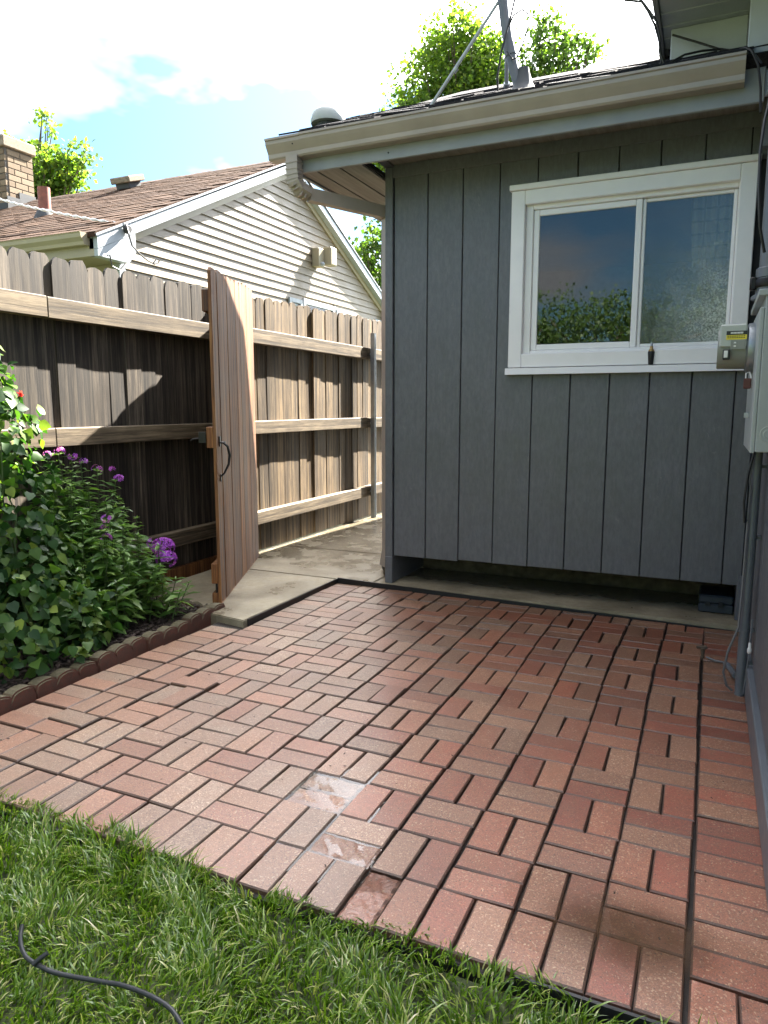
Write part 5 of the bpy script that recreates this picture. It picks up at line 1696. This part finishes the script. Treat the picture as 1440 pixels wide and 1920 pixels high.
    for k, (c, r, n) in enumerate(hs):
        part('flower_head', head(c, r, n, k), 'petal_purple', proot)
    # ---- small pale sprigs at the edging
    sp = [((-2.88, 2.62, 0.05), 0.16, 'pale green sprig leaning over the scalloped edging stones'), ((-2.93, 3.20, 0.05), 0.24, 'small upright pale green seedling under the purple flower head'), ((-2.80, 2.48, 0.03), 0.09, 'tiny yellow-green sprig on top of the edging stone')]
    for k, (c, h, lab) in enumerate(sp):
        r_ = random.Random(40 + k)
        sr = thing('garden_sprig', lab, 'plant', c, 'pale sprigs along the bed edge')
        tp = Vector(c) + Vector((0.03, -0.02, h))
        part('stem', MB().tube([c, Vector(c).lerp(tp, 0.5) + Vector((0.01, 0, 0)), tp], 0.0025, 5), 'stem_green', sr)
        mes = leaf_meshes(HEART if k != 1 else LANCE, HEART_F if k != 1 else LANCE_Q, [] if k != 1 else LANCE_T, 'pale_leaf', 'leaf')
        for q in range(10 if k != 1 else 26):
            t = r_.uniform(0.35, 1.0)
            p = Vector(c).lerp(tp, t); an = q * 2.4
            o = bpy.data.objects.new('leaf', mes[q % 3]); COL.objects.link(o); o.parent = sr
            o.matrix_local = frame_mat(p - Vector(c), (math.cos(an), math.sin(an), r_.uniform(-0.1, 0.6)), (0.1, -0.2, 1)) @ Matrix.Scale(r_.uniform(0.035, 0.058), 4)


build_plants()


# ------------------------------------------------------------------ grass and hose
def build_grass():
    n = 95000
    x = rng.uniform(-2.78, 0.75, n); y = rng.uniform(0.45, 1.56, n)
    edge = 1.470 + 0.018 * np.sin(x * 7.3) + 0.012 * np.sin(x * 19 + 1) - 0.035 * np.clip((x + 0.25) / 0.35, 0, 1) + 0.055 * np.clip((-1.35 - x) / 0.5, 0, 1)
    # thinner, patchy along the paving
    dens = 0.55 + 0.45 * np.sin(x * 5.1 + 2 * np.sin(y * 6)) * np.sin(y * 7.7 + x * 2)
    patch = np.exp(-((x + 0.42) / 0.16) ** 2) * np.exp(-((y - 1.42) / 0.06) ** 2)
    keep = (y < edge) & (rng.uniform(0, 1, n) < (0.55 + 0.45 * dens) * (1 - 0.5 * patch))
    # not behind the camera's view
    x, y = x[keep], y[keep]; n = len(x)
    h = rng.uniform(0.020, 0.060, n) * (0.85 + 0.3 * np.sin(x * 4 + 1) * np.sin(y * 5))
    h = np.where(rng.uniform(0, 1, n) < 0.06, h * 1.45, h)
    tuft = np.sin(x * 13 + 3 * np.sin(y * 9)) + np.cos(y * 15 + 2 * np.sin(x * 11))
    a = tuft * 1.6 + rng.normal(0, 0.9, n)
    lean = np.abs(rng.normal(0.55, 0.45, n)) + 0.1
    w = rng.uniform(0.0012, 0.0034, n)
    dx, dy = np.cos(a), np.sin(a)
    z0 = -0.024 + 0.010 * np.clip((y - 1.38) / 0.08, 0, 1) + 0.012 * np.sin(x * 3.1 + y * 2) * np.sin(y * 4.3)
    sx, sy = -dy, dx
    V = np.zeros((n, 7, 3))
    tw = rng.normal(0, 0.5, n)
    for k, t in enumerate((0.0, 0.4, 0.75)):
        out = lean * h * t ** 1.7
        up = h * t * (1 - 0.25 * t * np.minimum(lean, 1.6))
        ww = w * (1.0, 0.9, 0.6)[k]
        c, s_ = np.cos(tw * t), np.sin(tw * t)
        for q, sg in enumerate((-1, 1)):
            V[:, 2 * k + q, 0] = x + dx * out + sg * ww * (sx * c + dx * s_)
            V[:, 2 * k + q, 1] = y + dy * out + sg * ww * (sy * c + dy * s_)
            V[:, 2 * k + q, 2] = z0 + up
    out = lean * h
    V[:, 6, 0] = x + dx * out; V[:, 6, 1] = y + dy * out; V[:, 6, 2] = z0 + h * (1 - 0.32 * np.minimum(lean, 1.6))
    o = (np.arange(n) * 7)[:, None]
    F4 = np.concatenate([o + np.array([[0, 1, 3, 2]]), o + np.array([[2, 3, 5, 4]])])
    F3 = o + np.array([[4, 5, 6]])
    link('grass', np_mesh('grass', V.reshape(-1, 3), F4, F3, True), 'grass_blade', None, None, 'stuff')
    pts = []
    key = [(-1.50, 1.085), (-1.455, 1.045), (-1.40, 1.015), (-1.33, 1.015), (-1.25, 1.03), (-1.15, 1.045), (-1.05, 1.045), (-0.97, 1.03), (-0.90, 0.98), (-0.85, 0.88), (-0.82, 0.7), (-0.8, 0.4)]
    for i in range(len(key) - 1):
        for q in range(4):
            t = q / 4
            p0, p1, p2, p3 = [np.array(key[min(max(i + d, 0), len(key) - 1)]) for d in (-1, 0, 1, 2)]
            p = 0.5 * ((2 * p1) + (-p0 + p2) * t + (2 * p0 - 5 * p1 + 4 * p2 - p3) * t * t + (-p0 + 3 * p1 - 3 * p2 + p3) * t ** 3)
            pts.append((p[0], p[1], 0.018 + 0.008 * math.sin(i * 1.3 + t)))
    hz_ = thing('black_hose', 'thin black hose lying across the lawn at the lower left', 'hose', (-1.3, 1.0, 0.0))
    part('hose', MB().tube(pts, 0.0052, 10), 'rubber_black', hz_, True)
    part('kink', MB().tube([(-1.365, 1.005, 0.022), (-1.355, 1.018, 0.033), (-1.345, 1.03, 0.040)], 0.0055, 10), 'rubber_black', hz_, True)


build_grass()


# ------------------------------------------------------------------ trees
QUAD = np.array([(0, 0, 0), (-0.42, 0.45, 0.10), (0, 1.0, -0.05), (0.42, 0.45, 0.10)])
QUAD_F = [(0, 3, 2, 1)]


def tree(name, label, base, h, lobes, nleaf, lsize, mat, seed, group=None, cl=0.55, trunk_r=0.2):
    g = np.random.default_rng(seed); r = random.Random(seed)
    T = thing(name, label, 'tree', base, group)
    bx, by, bz = base
    tr = MB()
    top = (bx + r.uniform(-.3, .3), by, h * 0.8)
    tp = [Vector((bx, by, bz)).lerp(Vector(top), k / 6) + Vector((r.uniform(-.08, .08), r.uniform(-.08, .08), 0)) * (k > 0) for k in range(7)]
    tr.tube(tp, [trunk_r * (1 - 0.13 * k) for k in range(7)], 8)
    Pl = []; Nl = []; Sl = []
    tot = sum(l[1][0] * l[1][1] * l[1][2] for l in lobes)
    for c, rad in lobes:
        c = np.array(c); rad = np.array(rad)
        n = int(nleaf * rad[0] * rad[1] * rad[2] / tot)
        nc = max(6, int(n / 45))
        u = g.normal(size=(nc, 3)); u /= np.linalg.norm(u, axis=1, keepdims=True)
        cc = c + u * rad * (g.uniform(0.15, 1.0, nc) ** 0.45)[:, None]
        cs = cl * g.uniform(0.5, 1.15, nc) * (0.6 + 0.4 * rad.mean() / 2)
        idx = g.integers(0, nc, n)
        p = cc[idx] + g.normal(size=(n, 3)) * cs[idx][:, None] * np.array([0.55, 0.55, 0.38])
        Pl.append(p); Nl.append((p - c) / rad * 0.6 + np.array([0, 0, 0.7]) + g.normal(0, 0.7, (n, 3)))
        Sl.append(lsize * g.uniform(0.6, 1.25, n))
        for q in range(min(14, nc)):
            s = tp[r.randrange(2, 6)]
            e = Vector(cc[q]); m = s.lerp(e, 0.5) + Vector((r.uniform(-.2, .2), r.uniform(-.2, .2), -0.15))
            tr.tube([s, m, e], [trunk_r * 0.35, trunk_r * 0.2, 0.012], 5)
    part('trunk', tr, 'bark', T)
    P = np.concatenate(Pl); N = np.concatenate(Nl); Sz = np.concatenate(Sl)
    D = g.normal(size=P.shape) + np.array([0, 0, -0.4])
    V, f = scatter(QUAD, [QUAD_F], P, D, N, Sz)
    link('crown', np_mesh('crown', V, f[0]), mat, T, None, 'stuff')
    return T


def build_trees():
    gr = 'trees beyond the roofs'
    # direction helpers were worked out once from the photograph; trees stand about 15-22 m off
    tree('maple_tree', 'big round yellow-green maple behind the grey roof and mast', (-7.0, 20, 0), 12.5,
         [((-6.9, 20, 9.4), (1.6, 1.6, 1.9)), ((-6.8, 20, 10.9), (1.0, 1.2, 0.95)), ((-7.9, 20, 9.0), (1.0, 1.2, 1.2)), ((-5.7, 20.2, 9.3), (1.0, 1.2, 1.6)), ((-8.8, 20, 8.2), (0.7, 0.8, 0.8)), ((-7.0, 20, 8.0), (2.6, 1.8, 1.2)), ((-4.9, 20.1, 8.4), (0.8, 1.0, 0.7))], 46000, 0.12, 'maple_leaf', 2, gr, 0.5)
    tree('ash_tree', 'thin airy tree with open branches right of the roof mast', (-4.3, 20.5, 0), 12.0,
         [((-4.55, 20.5, 10.9), (0.45, 0.5, 0.75)), ((-3.9, 20.5, 10.4), (0.6, 0.6, 0.45)), ((-4.6, 20.5, 9.8), (0.75, 0.7, 0.6)), ((-3.85, 20.5, 9.3), (0.6, 0.6, 0.55)), ((-4.3, 20.5, 8.8), (1.1, 0.9, 0.5))], 7000, 0.12, 'ash_leaf', 3, gr, 0.4, 0.12)
    tree('garden_tree', 'leafy green tree rising behind the brick chimney at far left', (-18.6, 15.6, 0), 9.0,
         [((-18.2, 15.8, 6.9), (1.1, 1.1, 1.2)), ((-19.0, 15.8, 8.2), (1.1, 1.0, 0.75)), ((-17.2, 15.8, 7.9), (0.8, 0.7, 0.6)), ((-16.8, 15.8, 6.4), (0.8, 0.8, 0.8)), ((-17.6, 15.7, 9.1), (0.18, 0.22, 0.65)), ((-16.5, 15.7, 8.3), (0.35, 0.3, 0.35)), ((-20.2, 15.8, 7.6), (1.3, 1.1, 1.3)), ((-15.7, 15.8, 6.2), (0.5, 0.5, 0.35)), ((-14.8, 15.8, 5.9), (0.35, 0.4, 0.25))], 24000, 0.14, 'maple_leaf', 4, gr, 0.5)
    tree('yard_tree', 'small tree glimpsed between the beige gable and the grey wall', (-9.0, 20, 0), 8.0,
         [((-9.2, 20, 6.0), (0.7, 0.8, 1.1)), ((-8.3, 20, 6.4), (0.8, 0.8, 1.0)), ((-8.9, 20, 5.0), (1.0, 0.9, 1.0))], 3200, 0.15, 'ash_leaf', 5, gr, 0.42, 0.12)
    # garden trees behind the camera, seen mirrored in the window
    gb = 'trees mirrored in the window'
    tree('shade_tree', 'dark tree mirrored at the left of the window glass', (-8.0, -10, 0), 8,
         [((-8.4, -10, 4.9), (1.6, 1.5, 1.7)), ((-8.8, -10, 2.8), (2.2, 1.4, 1.6)), ((-7.2, -10, 3.6), (0.9, 1.2, 0.9))], 22000, 0.10, 'ash_leaf', 6, gb, 0.5)
    tree('hedge_tree', 'row of bushy trees mirrored along the bottom of the window glass', (-2.4, -12, 0), 4.4,
         [((-8.0, -12, 2.2), (2.4, 1.0, 2.2)), ((-5.2, -12, 2.5), (2.2, 1.0, 2.3)), ((-2.8, -12, 2.4), (2.2, 1.0, 2.1)), ((-0.6, -12, 2.3), (1.8, 1.0, 2.2)), ((1.6, -12, 2.7), (1.8, 1.0, 2.6)), ((3.6, -12, 3.0), (1.6, 1.0, 2.8))], 60000, 0.10, 'ash_leaf', 7, gb, 0.55)

build_trees()
